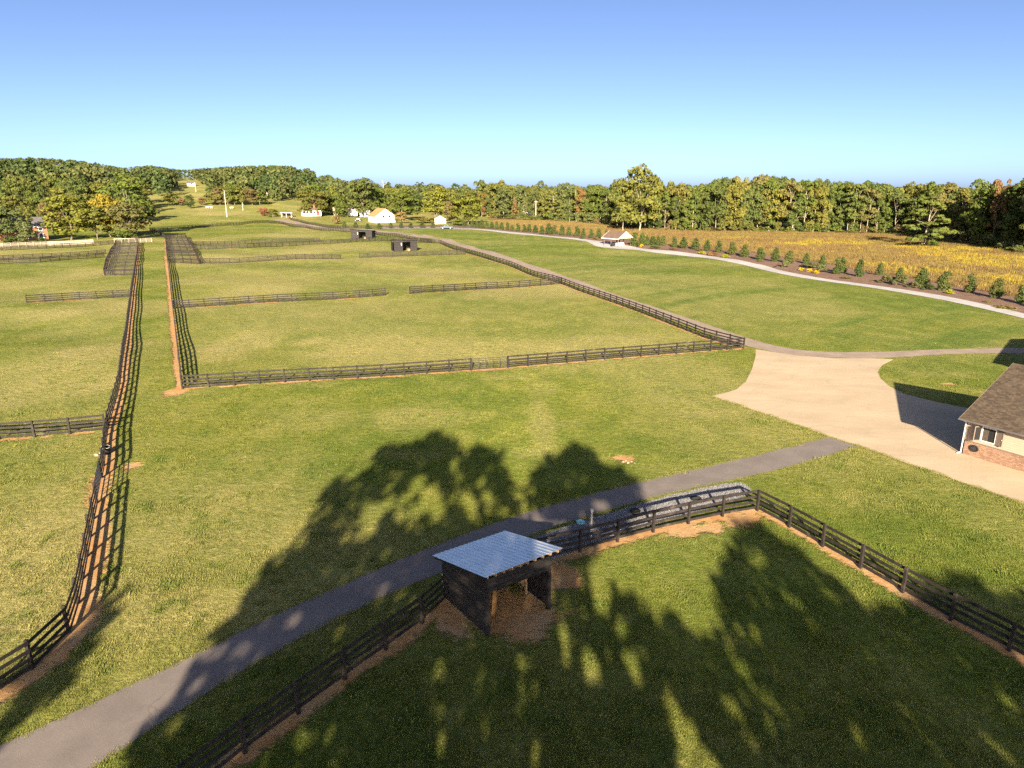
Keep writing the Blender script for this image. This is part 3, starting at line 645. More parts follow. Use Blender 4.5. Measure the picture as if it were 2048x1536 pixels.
# ------------------------------------------------------------------ twin three-bay sheds in the big paddock
def field_shed(pl, pc, pr, label):
    """pl: back left foot, pc: near corner, pr: right front foot"""
    d = pr - pc; Wd = math.hypot(d.x, d.y); an = math.atan2(d.y, d.x); root = empty('field_shed', (pc.x, pc.y, pc.z), an, label, 'shed', 'twin field sheds')
    e = pl - pc; D = min(6.0, max(4.4, abs(-e.x * math.sin(an) + e.y * math.cos(an)))); HL, HR = 3.75, 3.35; HB = 2.55
    zt = lambda x: HL + (HR - HL) * x / Wd; fall = .75 / D             # roof falls to the back
    def panel(name, x0, x1, y, m=M['board'], zb=0):
        z = zb; k = 0
        while z < zt(x1) - .05:
            z1 = min(z + .3, zt((x0 + x1) / 2) - .02)
            MB().box(x0, x1, y - .03 - .004 * (k % 2), y + .03, z + .006, z1).obj(name, m, root); z += .3; k += 1
    panel('plank', 0, Wd * .36, 0); panel('plank', Wd * .72, Wd, 0)
    b = MB(); b.box(Wd * .36, Wd * .72, -.03, .03, zt(Wd * .72) - .35, zt(Wd * .72) - .03); b.obj('header_board', M['board'], root)
    for x in (.0, Wd):                           # side walls, a doorway in the left one
        for y0, y1 in (((.0, D * .12), (D * .5, D)) if x == 0 else ((0, D),)):
            MB().box(x - .03, x + .03, y0 + .035, y1, 0, zt(x) - .9 if y0 > .1 else zt(x) - .12).obj('side_wall', M['board'], root)
    MB().box(0.035, Wd - .035, D - .03, D + .03, 0, HB - .05).obj('back_wall', M['board'], root)
    MB().box(Wd * .36 - .03, Wd * .36 + .03, .04, D - .04, 0, HB - .1).obj('partition', M['board'], root)
    for x in (0, Wd * .36, Wd * .72, Wd):
        MB().box(x - .08, x + .08, -.11, -.036, -.2, zt(x) - .04).obj('post', M['board'], root)
    for k in range(7):
        x = Wd * k / 6; b = MB(); b.prism([(-.5, zt(x) + .5 * fall - .02), (D + .4, zt(x) - (D + .4) * fall - .02), (D + .4, zt(x) - (D + .4) * fall + .08), (-.5, zt(x) + .5 * fall + .08)], 'x', x - .04, x + .04); b.obj('rafter', M['board'], root)
    b = MB(); b.add([(x, y, zt(x) - y * fall + e_) for e_ in (.085, .15) for x, y in ((-.6, -.65), (Wd + .6, -.65), (Wd + .6, D + .5), (-.6, D + .5))], [(0, 3, 2, 1), (4, 5, 6, 7), (0, 1, 5, 4), (1, 2, 6, 5), (2, 3, 7, 6), (3, 0, 4, 7)]); b.obj('roof', M['tinroof'], root)
    MB().box(Wd * .60, Wd * .70, .4, 2.2, -.02, .75).obj('feed_bin', M['raw'], root)
    MB().box(Wd * .3, Wd * .33, -.18, -.115, 1.9, 2.7).obj('lamp_box', M['white'], root)
field_shed(at(779, 498), at(789, 503.5), at(834, 501.5), 'black three-bay field shed nearer the camera, inside the cross fences')
field_shed(at(692, 475.5), at(703, 478.5), at(744, 477.5), 'black three-bay field shed farther off, against the gravel lane')

# ------------------------------------------------------------------ barn at the right edge
def barn():
    d = Vector((.517, -.856, 0)).normalized(); o = Vector((34.27, 49.19, 0)); root = empty('horse_barn', o, math.atan2(d.y, d.x), 'tan sided barn with brick base and brown shingle roof at the right edge', 'barn')
    L, Wd = 22.0, 12.6; HE, HR = 3.0, 6.1        # local x along the eave wall, +y away from it (into the barn)
    # the core of the walls
    MB().box(.03, L, .03, Wd - .03, -.1, HE).obj('wall_core', M['mortar'], root)
    b = MB(); b.prism([(.03, HE), (Wd - .03, HE), (Wd / 2, HR - .25)], 'x', .03, L); b.obj('gable_core', M['siding'], root)
    # brick wainscot: every brick in relief, running bond
    bl, bh, j = .205, .068, .017
    def bricks(u0, u1, z1, place, skip=None):
        m = MB(); z = .0; c = 0
        while z + bh < z1:
            u = u0 - (bl / 2 if c % 2 else 0)
            while u < u1:
                a_, b_ = max(u, u0), min(u + bl - j, u1)
                if b_ - a_ > .03: place(m, a_, b_, z, z + bh, .012 + random.random() * .006)
                u += bl
            z += bh + j; c += 1
        return m
    m = bricks(0, 7.5, 1.12, lambda m, a, b, z0, z1, p: m.box(a, b, .03 - p - .02, .03, z0, z1)); tag(m.obj('brick_course', M['brick'], root), kind='stuff')
    m = bricks(.0, Wd, 1.12, lambda m, a, b, z0, z1, p: m.box(.03 - p - .02, .03, a, b, z0, z1)); tag(m.obj('end_brick_course', M['brick'], root), kind='stuff')
    MB().box(-.05, 7.5, -.045, .03, 1.125, 1.19).obj('sill_course', M['fascia'], root)
    # lap siding board by board, leaving the window opening
    wx0, wx1, wz0, wz1 = 1.02, 2.02, 1.42, 2.55
    z = 1.2; k = 0
    while z < HE - .3:
        z1 = min(z + .155, HE - .25)
        spans = [(-.02, wx0), (wx1, 7.5)] if (z1 > wz0 and z < wz1) else [(-.02, 7.5)]
        for a, c in spans:
            b = MB(); b.prism([(.028, z), (-.034, z), (-.016, z1 + .01), (.028, z1 + .01)], 'x', a, c); b.obj('siding_board', M['siding'], root)
        z += .155
    MB().box(-.035, .10, -.05, .028, 1.2, HE - .25).obj('corner_trim', M['siding'], root)
    MB().box(-.05, 7.5, -.055, .028, HE - .245, HE - .02).obj('frieze_board', M['fascia'], root)
    # window with bars and two open shutters
    wn = empty('window', (0, 0, 0)); wn.parent = root
    MB().box(wx0 + .05, wx1 - .05, .0, .02, wz0 + .05, wz1 - .05).obj('opening', M['dark'], wn)
    b = MB(); b.box(wx0 - .01, wx0 + .06, -.07, .02, wz0, wz1); b.box(wx1 - .06, wx1 + .01, -.07, .02, wz0, wz1); b.box(wx0 + .06, wx1 - .06, -.07, .02, wz1 - .06, wz1); b.box(wx0 + .06, wx1 - .06, -.09, .02, wz0, wz0 + .06); b.obj('frame', M['white'], wn)
    for k in range(7): MB().tube((wx0 + .11 + k * .055, -.025, wz0 + .06), (wx0 + .11 + k * .055, -.025, wz1 - .06), .010, .010, 5).obj('bar', M['fascia'], wn)
    for sx, hx, an in ((-1, wx0 - .02, R(180 + 58)), (1, wx1 + .02, R(-16))):
        sh = empty('shutter', (hx, -.06, 0), an); sh.parent = root
        b = MB(); b.box(0, .52, -.02, .02, wz0 + .02, wz1 - .02); b.obj('shutter_panel', M['dark'] if sx < 0 else M['fascia'], sh)
        b = MB(); b.box(.0, .06, -.032, .032, wz0, wz1); b.box(.46, .525, -.032, .032, wz0, wz1); b.box(.06, .46, -.032, .032, wz1 - .07, wz1); b.box(.06, .46, -.032, .032, wz0, wz0 + .07); b.obj('shutter_frame', M['fascia'], sh)
        if sx > 0: MB().box(.44, .48, -.05, -.033, 1.9, 1.96).obj('latch', M['white'], sh)
    # roof: decking, shingles tab by tab, ridge, gutter and downspout
    ov, ox = .5, .42; pitch = math.atan2(HR - HE, Wd / 2); sl = (Wd / 2 + ov) / math.cos(pitch)
    zr = lambda y: HE + .12 + (y if y < Wd / 2 else Wd - y) * math.tan(pitch)
    for side in (0, 1):
        y0 = -ov if side == 0 else Wd + ov
        b = MB(); b.add([(-ox, y0, zr(-ov) - .09), (L, y0, zr(-ov) - .09), (L, Wd / 2, zr(Wd / 2) - .09), (-ox, Wd / 2, zr(Wd / 2) - .09), (-ox, y0, zr(-ov)), (L, y0, zr(-ov)), (L, Wd / 2, zr(Wd / 2)), (-ox, Wd / 2, zr(Wd / 2))], [(0, 3, 2, 1), (4, 5, 6, 7), (0, 1, 5, 4), (1, 2, 6, 5), (2, 3, 7, 6), (3, 0, 4, 7)])
        b.obj('roof_deck', M['roofbrown'] if side else M['shingle'], root)
    V = []; Fc = []; ex = .145; n = int(sl / ex); cs, sn = math.cos(pitch), math.sin(pitch)
    for r_ in range(n):
        x = -ox - .01 - random.random() * .3
        while x < 12:
            wd_ = random.choice((.16, .22, .30, .30)); a = max(x, -ox - .015); c = x + wd_ - .006
            if c > a + .02:
                s0 = r_ * ex - .01; s1 = s0 + ex * 1.25; th = .012 + random.random() * .010; k = len(V)
                for (s_, e) in ((s0, th), (s0, .001), (s1, .002)):
                    for xx in (a, c): V.append((xx, -ov + s_ * cs - e * sn, zr(-ov) + s_ * sn + e * cs))
                Fc += [(k, k + 1, k + 5, k + 4), (k + 2, k + 3, k + 1, k)]
            x += wd_
    me = bpy.data.meshes.new('shingles'); me.from_pydata(V, [], Fc); me.materials.append(M['shingle']); me.update(); tag(link('shingles', me, root), kind='stuff')
    b = MB(); b.prism([(-ov - .02, zr(-ov) - .15), (-ov + .015, zr(-ov) - .15), (Wd / 2, zr(Wd / 2) - .06), (Wd / 2, zr(Wd / 2) + .02), (-ov - .02, zr(-ov) + .02)], 'x', -ox - .03, -ox - .002); b.obj('rake_board', M['fascia'], root)
    b = MB(); b.prism([(-ov - .13, zr(-ov) - .03), (-ov - .12, zr(-ov) - .13), (-ov - .02, zr(-ov) - .13), (-ov - .01, zr(-ov) - .03), (-ov - .03, zr(-ov) - .03), (-ov - .035, zr(-ov) - .115), (-ov - .105, zr(-ov) - .115), (-ov - .112, zr(-ov) - .03)], 'x', -ox - .05, 12); b.obj('gutter', M['roofdark'], root)
    MB().box(-ox, 12, -ov, -.06, zr(-ov) - .13, zr(-ov) - .1).obj('soffit', M['fascia'], root)
    ds = MB(); ds.tube((-.10, -ov - .06, zr(-ov) - .12), (-.10, -.12, HE - .42), .045, .045, 6); ds.tube((-.10, -.12, HE - .40), (-.10, -.12, .12), .045, .045, 6); ds.tube((-.10, -.12, .14), (-.30, -.25, .05), .045, .045, 6); ds.obj('downspout', M['white'], root)
    # garden hose coiled on the brick
    hc = empty('garden_hose', o + d * .75 + Vector((-.856, -.517, 0)) * .07 + Vector((0, 0, .72)), math.atan2(d.y, d.x), 'coiled dark hose hung on the barn brick under the window', 'hose')
    m = MB()
    for q in range(5):
        rr = .20 + q * .028
        for k in range(20):
            a0, a1 = k * math.pi / 10, (k + 1) * math.pi / 10; m.tube((rr * math.cos(a0), -.03 - .012 * (q % 2), rr * .8 * math.sin(a0)), (rr * math.cos(a1), -.03 - .012 * (q % 2), rr * .8 * math.sin(a1)), .013, .013, 5, False)
    m.obj('hose_coil', M['rubber'], hc); MB().tube((0, -.012, 0), (0, -.002, 0), .24, .24, 16).obj('reel_plate', M['gate'], hc); MB().box(-.05, .05, -.08, .06, .12, .2).obj('hanger', M['gate'], hc)
barn()
def arena():
    d = Vector((.517, -.856, 0)).normalized(); r = empty('riding_arena', Vector((55.7, 67.1, 0)), math.atan2(d.y, d.x), 'large low-roofed barn out of view whose shadow crosses the lane at the right', 'barn')
    W = 25.0; HE, HR = 4.0, 6.3
    b = MB(); b.prism([(.0, -.1), (W, -.1), (W, HE), (W / 2, HR), (.0, HE)], 'x', .3, 24); b.obj('wall', M['siding'], r)
    for y0, y1 in ((-.4, W / 2), (W + .4, W / 2)):
        z0 = HE - .05; b = MB(); b.prism([(y0, z0), (y1, HR), (y1, HR + .15), (y0, z0 + .15)], 'x', 0, 24.3); b.obj('roof_slope', M['roofbrown'], r)
    for k in range(4): MB().box(.18, .28, 4 + k * 5, 6 + k * 5, 1.2, 2.6).obj('window', M['glass'], r)
arena()

# ------------------------------------------------------------------ small things near the camera
def small():
    p = at(1177, 1099); h0 = at(1172, 1098)
    r = empty('yard_hydrant', (4.55, 35.9, 0), 0, 'pale yard hydrant post standing at the gravel strip fence', 'hydrant')
    MB().tube((0, 0, -.1), (0, 0, 1.75), .06, .055, 8).obj('standpipe', M['pole'], r); MB().box(-.08, .08, -.08, .08, 1.75, 1.95).obj('head', M['pole'], r); MB().tube((.05, 0, 1.85), (.22, 0, 1.72), .025, .022, 6).obj('spout', M['gate'], r)
    r = empty('feed_pan', at(1161, 1047), 0, 'round aqua feed pan lying on the gravel by the hydrant', 'pan')
    m = MB(); n = 18; ring = lambda rr, z: [(rr * math.cos(2 * math.pi * k / n), rr * math.sin(2 * math.pi * k / n), z) for k in range(n)]
    m.add(ring(.20, .02) + ring(.27, .14) + ring(.25, .14) + ring(.19, .05), [(i, (i + 1) % n, n + (i + 1) % n, n + i) for i in range(n)] + [(n + i, n + (i + 1) % n, 2 * n + (i + 1) % n, 2 * n + i) for i in range(n)] + [(2 * n + i, 2 * n + (i + 1) % n, 3 * n + (i + 1) % n, 3 * n + i) for i in range(n)] + [tuple(range(3 * n, 4 * n)), tuple(range(n))[::-1]])
    m.obj('pan', M['aqua'], r, True)
    for (px, py), lb in (((1270, 1027), 'black rubber tub on the gravel, nearer the shed'), ((1392, 1002), 'black rubber tub on the gravel, nearer the paddock corner')):
        r = empty('rubber_tub', at(px, py), .4, lb, 'tub', 'rubber tubs on the gravel strip')
        m = MB(); m.add(ring(.24, .02) + ring(.34, .22) + ring(.31, .22) + ring(.22, .06), [(i, (i + 1) % n, n + (i + 1) % n, n + i) for i in range(n)] + [(n + i, n + (i + 1) % n, 2 * n + (i + 1) % n, 2 * n + i) for i in range(n)] + [(2 * n + i, 2 * n + (i + 1) % n, 3 * n + (i + 1) % n, 3 * n + i) for i in range(n)] + [tuple(range(3 * n, 4 * n)), tuple(range(n))[::-1]])
        m.obj('tub', M['rubber'], r, True)
    q = at(213, 908)
    r = empty('water_bucket', q, 0, 'dark bucket with pale rim on the dirt by the left lane fence', 'bucket')
    m = MB(); m.add(ring(.26, .0) + ring(.36, .55) + ring(.33, .55) + ring(.25, .1), [(i, (i + 1) % n, n + (i + 1) % n, n + i) for i in range(n)] + [(2 * n + i, 2 * n + (i + 1) % n, 3 * n + (i + 1) % n, 3 * n + i) for i in range(n)] + [tuple(range(3 * n, 4 * n)), tuple(range(n))[::-1]]); m.obj('body', M['rubber'], r, True)
    m = MB(); m.add(ring(.372, .545) + ring(.372, .565) + ring(.335, .565) + ring(.335, .55), [(j * n + i, j * n + (i + 1) % n, ((j + 1) % 4) * n + (i + 1) % n, ((j + 1) % 4) * n + i) for j in range(4) for i in range(n)]); m.obj('rim', M['white'], r)
    for k, (dx, dy, s_) in enumerate(((-.5, -.35, .16), (-.75, -.15, .12), (-.55, .1, .1))):
        o = MB(); o.add([(-1, -.7, 0), (1, -.8, 0), (.9, .8, 0), (-.8, .7, 0), (-.5, -.4, .9), (.6, -.4, .8), (.4, .5, 1.), (-.5, .4, .85)], [(4, 5, 6, 7), (0, 1, 5, 4), (1, 2, 6, 5), (2, 3, 7, 6), (3, 0, 4, 7)])
        x = o.obj('pale_stone', M['palebark']); x.location = q + Vector((dx, dy, 0)); x.scale = (s_, s_, s_ * .9); x.rotation_euler = (0, 0, k); tag(x, ('largest', 'middle', 'smallest')[k] + ' of three pale stones beside the bucket', 'stone', 'stones beside the bucket')
    q = at(1256, 925)
    for k, (dx, dy, s_) in enumerate(((-.35, .1, .10), (.0, -.1, .13), (.3, .12, .09), (-.1, .3, .08), (.45, -.2, .07))):
        o = MB(); o.add([(-1, -.6, 0), (1, -.8, 0), (.9, .8, 0), (-.8, .7, 0), (-.5, -.4, .7), (.6, -.4, .6), (.4, .5, .8), (-.5, .4, .65)], [(4, 5, 6, 7), (0, 1, 5, 4), (1, 2, 6, 5), (2, 3, 7, 6), (3, 0, 4, 7)])
        x = o.obj('clay_stone', M['palebark']); x.location = q + Vector((dx, dy, 0)); x.scale = (s_,) * 3; x.rotation_euler = (0, 0, k * 1.3); tag(x, ('leftmost', 'largest, lowest', 'right-hand, upper', 'uppermost', 'smallest, rightmost')[k] + ' pale stone in the bare clay scrape on the lawn', 'stone', 'stones in the clay scrape')
small()

# ------------------------------------------------------------------ pavilion by the walk
def pavilion():
    PA = R(36); p = at(1236, 494); root = empty('pavilion', p, PA, 'open gabled pavilion with grey roof and cream gable on the concrete walk', 'pavilion')
    W, L = 6.4, 7.4; HE, HR = 2.8, 5.0            # gable end on local y=0 facing the viewer, depth to +y
    ov = .45
    for x in (.2, W - .2):
        for y in (.25, L / 2, L - .25): MB().box(x - .09, x + .09, y - .09, y + .09, -.1, HE).obj('post', M['fascia'], root)
    for x in (.2, W - .2): MB().box(x - .11, x + .11, 0, L, HE, HE + .22).obj('beam', M['cream'], root)
    for y in (.25, L - .25): MB().box(.32, W - .32, y - .11, y + .11, HE + .0, HE + .218).obj('tie_beam', M['cream'], root)
    b = MB(); b.prism([(.1, HE + .23), (W - .1, HE + .23), (W / 2, HR - .02)], 'y', .15, .23); b.obj('gable_panel', M['cream'], root)
    b = MB(); b.prism([(.1, HE + .23), (W - .1, HE + .23), (W / 2, HR - .02)], 'y', L - .23, L - .15); b.obj('gable_panel', M['cream'], root)
    MB().box(W / 2 - .3, W / 2 + .3, .11, .148, HE + .7, HE + 1.3).obj('gable_vent', M['white'], root)
    sl = (HR - HE - .1) / (W / 2)
    for s_ in (-1, 1):
        xe = W / 2 + s_ * (W / 2 + ov); ze = HR + .1 - (W / 2 + ov) * sl
        b = MB(); b.prism([(W / 2, HR + .0), (xe, ze - .1), (xe, ze), (W / 2, HR + .1)], 'y', -ov, L + ov); b.obj('roof_slope', M['roofbrown'], root)
        for y in (-ov - .06, L + ov):
            b = MB(); b.prism([(W / 2, HR - .18), (xe + s_ * .05, ze - .3), (xe + s_ * .05, ze + .03), (W / 2, HR + .13)], 'y', y, y + .055); b.obj('rake_board', M['white'], root)
        MB().box(min(xe, xe + s_ * .06), max(xe, xe + s_ * .06), -ov, L + ov, ze - .22, ze + .03).obj('fascia', M['white'], root)
    o = root.location; ca, sa = math.cos(PA), math.sin(PA); wl = lambda x, y, z=0: Vector((o.x + x * ca - y * sa, o.y + x * sa + y * ca, o.z + z))
    def chair(x, y, a, lb):
        r = empty('garden_chair', wl(x, y, .06), a, lb, 'chair', 'white garden chairs in the pavilion')
        MB().box(-.38, .38, -.35, .35, .34, .44).obj('seat', M['white'], r); b = MB(); b.prism([(.28, .4), (.36, .4), (.58, 1.15), (.50, 1.15)], 'x', -.38, .38); b.obj('backrest', M['white'], r)
        for s_ in (-1, 1):
            MB().box(s_ * .44 - .06, s_ * .44 + .06, -.42, .45, .58, .64).obj('armrest', M['white'], r)
            for y_ in (-.36, .36): MB().box(s_ * .42 - .04, s_ * .42 + .04, y_ - .04, y_ + .04, 0, .58).obj('leg', M['white'], r)
    chair(1.1, 1.4, .5, 'white garden chair under the pavilion, left by the front post'); chair(2.6, 1.1, .1, 'white garden chair in the middle of the pavilion front'); chair(3.6, 1.5, -.4, 'white garden chair under the pavilion, right of the middle one'); chair(3.1, 3.2, 3.0, 'white garden chair at the back of the pavilion')
    r = empty('brick_fireplace', wl(4.4, 4.3, .05), R(12), 'brown brick fireplace at the back right of the pavilion', 'fireplace')
    MB().box(-.8, .8, -.4, .4, 0, 1.1).obj('hearth', M['wallbrick'], r); MB().box(-.45, .45, -.43, -.405, .2, .8).obj('firebox', M['dark'], r); MB().box(-.45, .45, -.3, .3, 1.1, 2.7).obj('chimney_breast', M['wallbrick'], r)
    r = empty('barbecue', wl(-.6, 1.8, .06), R(30), 'black barbecue grill on the walk left of the pavilion', 'barbecue')
    MB().box(-.8, .8, -.35, .35, .45, .95).obj('cabinet', M['rubber'], r); b = MB(); b.prism([(-.35, .95), (.35, .95), (.28, 1.2), (0, 1.32), (-.28, 1.2)], 'x', -.6, .6); b.obj('lid', M['rubber'], r)
    for x in (-.7, .7):
        for y in (-.3, .3): MB().box(x - .04, x + .04, y - .04, y + .04, 0, .45).obj('leg', M['rubber'], r)
pavilion()

# ------------------------------------------------------------------ far houses
def gable_house(name, label, cat, p, rz, W, L, HE, HR, mw, mr, wins=(), ov=.4, chimney=None, door=None, group=None):
    """gable end on local y=0 from x=-W/2..W/2, body to +y; wins: (face, u, z, w, h) face g = gable front, s = left side, r = right side"""
    root = empty(name, p, rz, label, cat, group)
    b = MB(); b.prism([(-W / 2, -.3), (W / 2, -.3), (W / 2, HE), (0, HR), (-W / 2, HE)], 'y', 0, L); b.obj('wall', mw, root)
    sl = (HR - HE) / (W / 2)
    for s_ in (-1, 1):
        xe = s_ * (W / 2 + ov); ze = HE - ov * sl
        b = MB(); b.prism([(0, HR + .02), (xe, ze + .02), (xe, ze + .2), (0, HR + .2)], 'y', -ov, L + ov); b.obj('roof_slope', mr, root)
    for f_, u, z, w_, h_ in wins:
        wn = empty('window', (0, 0, 0)); wn.parent = root
        bx = (lambda d0, d1, a, c, e, g: MB().box(a, c, d0, d1, e, g)) if f_ == 'g' else ((lambda d0, d1, a, c, e, g: MB().box(-W / 2 + d0, -W / 2 + d1, a, c, e, g)) if f_ == 's' else (lambda d0, d1, a, c, e, g: MB().box(W / 2 - d1, W / 2 - d0, a, c, e, g)))
        bx(-.06, -.003, u - w_ / 2 - .12, u + w_ / 2 + .12, z - .12, z + h_ + .12).obj('frame', M['white'], wn); bx(-.075, -.062, u - w_ / 2, u + w_ / 2, z, z + h_).obj('pane', M['pane'], wn)
    if door:
        u, w_, h_ = door; MB().box(u - w_ / 2, u + w_ / 2, -.07, -.003, 0, h_).obj('door', M['white'], root)
    if chimney:
        x, y = chimney; MB().box(x - .5, x + .5, y - .5, y + .5, HE, HR + 1.2).obj('chimney', M['wallbrick'], root)
    return root
p = at(771, 445)
gable_house('white_outbuilding', 'white gabled outbuilding with tan roof and two dark gable windows', 'house', p + Vector((0, 0, -.3)), R(31), 12.0, 11.5, 4.0, 8.0, M['white'], M['roofrust'], [('g', -1.0, 3.0, 1.3, 1.2), ('g', 2.6, 3.0, 1.3, 1.2), ('s', 6, 1.2, 1.2, 1.2)])
p = at(730, 434); gable_house('pale_shed', 'pale metal shed peeping out behind the white outbuilding', 'shed', p, R(5), 7, 8, 4.2, 5.8, M['white'], M['tinroof'], [('g', 1, 1, 1, 1)])
p = at(881, 447.5); gable_house('white_garden_shed', 'small white gabled shed behind the pickup truck', 'shed', p, R(8), 6.0, 6, 2.4, 4.0, M['white'], M['white'], [('s', 3, 1, .8, .9)], .25, door=(.5, 1.1, 2.0))
p = at(604, 431); 
r = gable_house('white_farmhouse', 'low white farmhouse with brown roof and red trim beyond the lane', 'house', p, R(-78), 8, 12.5, 3.6, 5.8, M['white'], M['roofbrown'], [('r', 1.6 + k * 2.3, 1.3, 1.3, 1.4) for k in range(5)] + [('g', 0, 1.6, 1.4, 1.4)], chimney=(1.5, 8))
MB().box(4.03, 4.12, 9.6, 11.6, 0, 2.5).obj('red_door', M['red'], r)
p = at(668, 431); gable_house('tan_bungalow', 'pale roofed bungalow half hidden behind the bare shrub', 'house', p, R(-70), 9, 15, 3.0, 5.2, M['white'], M['tan'], [('r', 3, 1.2, 1.3, 1.2), ('r', 8, 1.2, 1.3, 1.2)])
def carport():
    p = at(573, 435); r = empty('carport', p, R(10), 'open white carport beside the white farmhouse', 'carport')
    for x in (-3, 0, 3):
        for y in (0, 5): MB().box(x - .08, x + .08, y - .08, y + .08, -.2, 2.9).obj('post', M['white'], r)
    b = MB(); b.prism([(-3.6, 2.9), (3.6, 2.7), (3.6, 2.9), (-3.6, 3.15)], 'y', -.5, 5.6); b.obj('roof', M['white'], r)
    MB().box(-3, 3, 4.9, 5.0, 0, 2.6).obj('back_wall', M['roofbrown'], r)
carport()
z = Vector((0, 0, -.2)); p = at(98, 480) + Vector((4.5 * math.cos(R(128)), 4.5 * math.sin(R(128)), 0))
r = gable_house('brick_house', 'two-storey brick house with white porch behind trees at the left', 'house', p + z, R(128), 9, 17, 6.0, 8.8, M['wallbrick'], M['roofdark'], [('s', 2.2, 3.9, 1.1, 1.5), ('s', 6, 3.9, 1.1, 1.5), ('s', 10, 3.9, 1.1, 1.5), ('s', 6, 1, 1.1, 1.6), ('s', 10, 1, 1.1, 1.6), ('s', 14, 3.9, 1.1, 1.5), ('g', 0, 3.9, 1.2, 1.5)])
MB().box(-4.62, -4.503, .4, 17, 5.1, 5.9).obj('white_frieze', M['white'], r)
b = MB(); b.prism([(1.2, 0), (3.4, 0), (3.4, 2.5), (3.0, 3.1), (2.3, 3.35), (1.6, 3.1), (1.2, 2.5)], 'x', -4.66, -4.51); b.obj('arched_surround', M['white'], r)
b = MB(); b.prism([(1.75, 0), (2.85, 0), (2.85, 2.3), (2.55, 2.75), (2.05, 2.75), (1.75, 2.3)], 'x', -4.70, -4.665); b.obj('door', M['glass'], r)
p = at(375, 371.5); gable_house('hilltop_house', 'tiny white house on the far hilltop pasture', 'house', p, R(-75), 5, 7, 2.4, 3.8, M['white'], M['roofdark'], [('r', 4, 1, 1.2, 1.2)])
p = at(1058, 418); gable_house('wood_cabin', 'white gabled cabin glimpsed among the pines beyond the meadow', 'house', at(1055, 436) + Vector((-2, 18, 0)), R(-35), 8, 9, 4.5, 7.2, M['white'], M['roofbrown'], [('g', 0, 2, 1.3, 1.3)])

# ------------------------------------------------------------------ utility poles
def pole(px, py0, py1, label, arm=True):
    p = at(px, py1); h = (py1 - py0) * mpp(p); r = empty('utility_pole', p, random.uniform(-.4, .4), label, 'pole', 'utility poles across the valley')
    rad = max(.15, .2); MB().tube((0, 0, -.5), (0, 0, h), rad * 1.3, rad * .9, 8).obj('shaft', M['pole'], r)
    if arm:
        MB().box(-1.1, 1.1, -.07, .07, h - .9, h - .75).obj('crossarm', M['pole'], r)
        for x in (-1, 0, 1): MB().tube((x, 0, h - .75), (x, 0, h - .5), .06, .04, 5).obj('insulator', M['white'], r)
pole(454, 382, 434, 'tallest pale utility pole standing in the far left pasture', False)
pole(392, 365, 384, 'small utility pole on the far hill pasture beside the white house')
pole(347, 361, 372.5, 'tiny utility pole on the hilltop at the wood edge')
pole(536, 385, 408, 'utility pole at the edge of the woods above the pasture')
pole(1071.5, 402, 440, 'white utility pole in the tawny meadow before the pines')
pole(1205.5, 402, 446, 'thin utility pole before the woods left of the tall gold tree')
pole(486, 405, 421, 'thin utility pole left of the round dark tree', False)

# ------------------------------------------------------------------ vehicles
def vehicle(name, label, cat, p, rz, prof, cab, L, W, paint, wheels, rw):
    r = empty(name, p, rz, label, cat); hw = W / 2
    b = MB(); b.prism(prof, 'y', -hw, hw); o = b.obj('body', paint, r); bv = o.modifiers.new('soft', 'BEVEL'); bv.width = .06; bv.segments = 2
    n = len(cab); b = MB(); k = .86                  # tapered cab
    lo = [(x, -hw * .96, z) for x, z in cab]; cz = max(z for _, z in cab); c0 = min(z for _, z in cab)
    tp = lambda s_: [(x, s_ * hw * (.96 - .14 * (z - c0) / (cz - c0)), z) for x, z in cab]
    b.add(tp(-1) + tp(1), [tuple(range(n))[::-1], tuple(range(n, 2 * n))] + [(i, (i + 1) % n, n + (i + 1) % n, n + i) for i in range(n)]); b.obj('cab', paint, r)
    cx = sum(x for x, _ in cab) / n
    for s_ in (-1, 1):                               # side windows
        q = [(cx + (x - cx) * .86, c0 + .06 + (z - c0) * .80) for x, z in cab]; b = MB()
        ys = [s_ * (hw * (.96 - .14 * (z - c0) / (cz - c0)) + .012) for _, z in q]
        b.add([(x, y, z) for (x, z), y in zip(q, ys)], [tuple(range(n))]); b.obj('side_window', M['glass'], r)
    for i0, i1, nm in ((0, 1, 'windshield'), (n - 2, n - 1, 'rear_window')):
        (xa, za), (xb, zb) = cab[i0], cab[i1]; e = -.02 if nm == 'windshield' else .02
        b = MB(); b.add([(xa + e, -hw * .85, za + .05), (xa + e, hw * .85, za + .05), (xb + e, hw * .74, zb - .05), (xb + e, -hw * .74, zb - .05)], [(0, 1, 2, 3)]); b.obj(nm, M['glass'], r)
    for x in wheels:
        for s_ in (-1, 1):
            w_ = empty('wheel', (x, s_ * (hw - .1), rw)); w_.parent = r
            MB().tube((0, -.12, 0), (0, .12, 0), rw, rw, 14).obj('tyre', M['rubber'], w_); MB().tube((0, s_ * .10, 0), (0, s_ * .135, 0), rw * .6, rw * .55, 10).obj('rim', M['metal'], w_)
    x0 = min(x for x, _ in prof); x1 = max(x for x, _ in prof)
    for s_ in (-1, 1):
        MB().box(x0 - .03, x0 + .04, s_ * hw * .75 - .16, s_ * hw * .75 + .16, .78, .98).obj('headlight', M['white'], r); MB().box(x1 - .04, x1 + .03, s_ * hw * .82 - .1, s_ * hw * .82 + .1, .8, 1.05).obj('tail_light', M['red'], r)
    return r
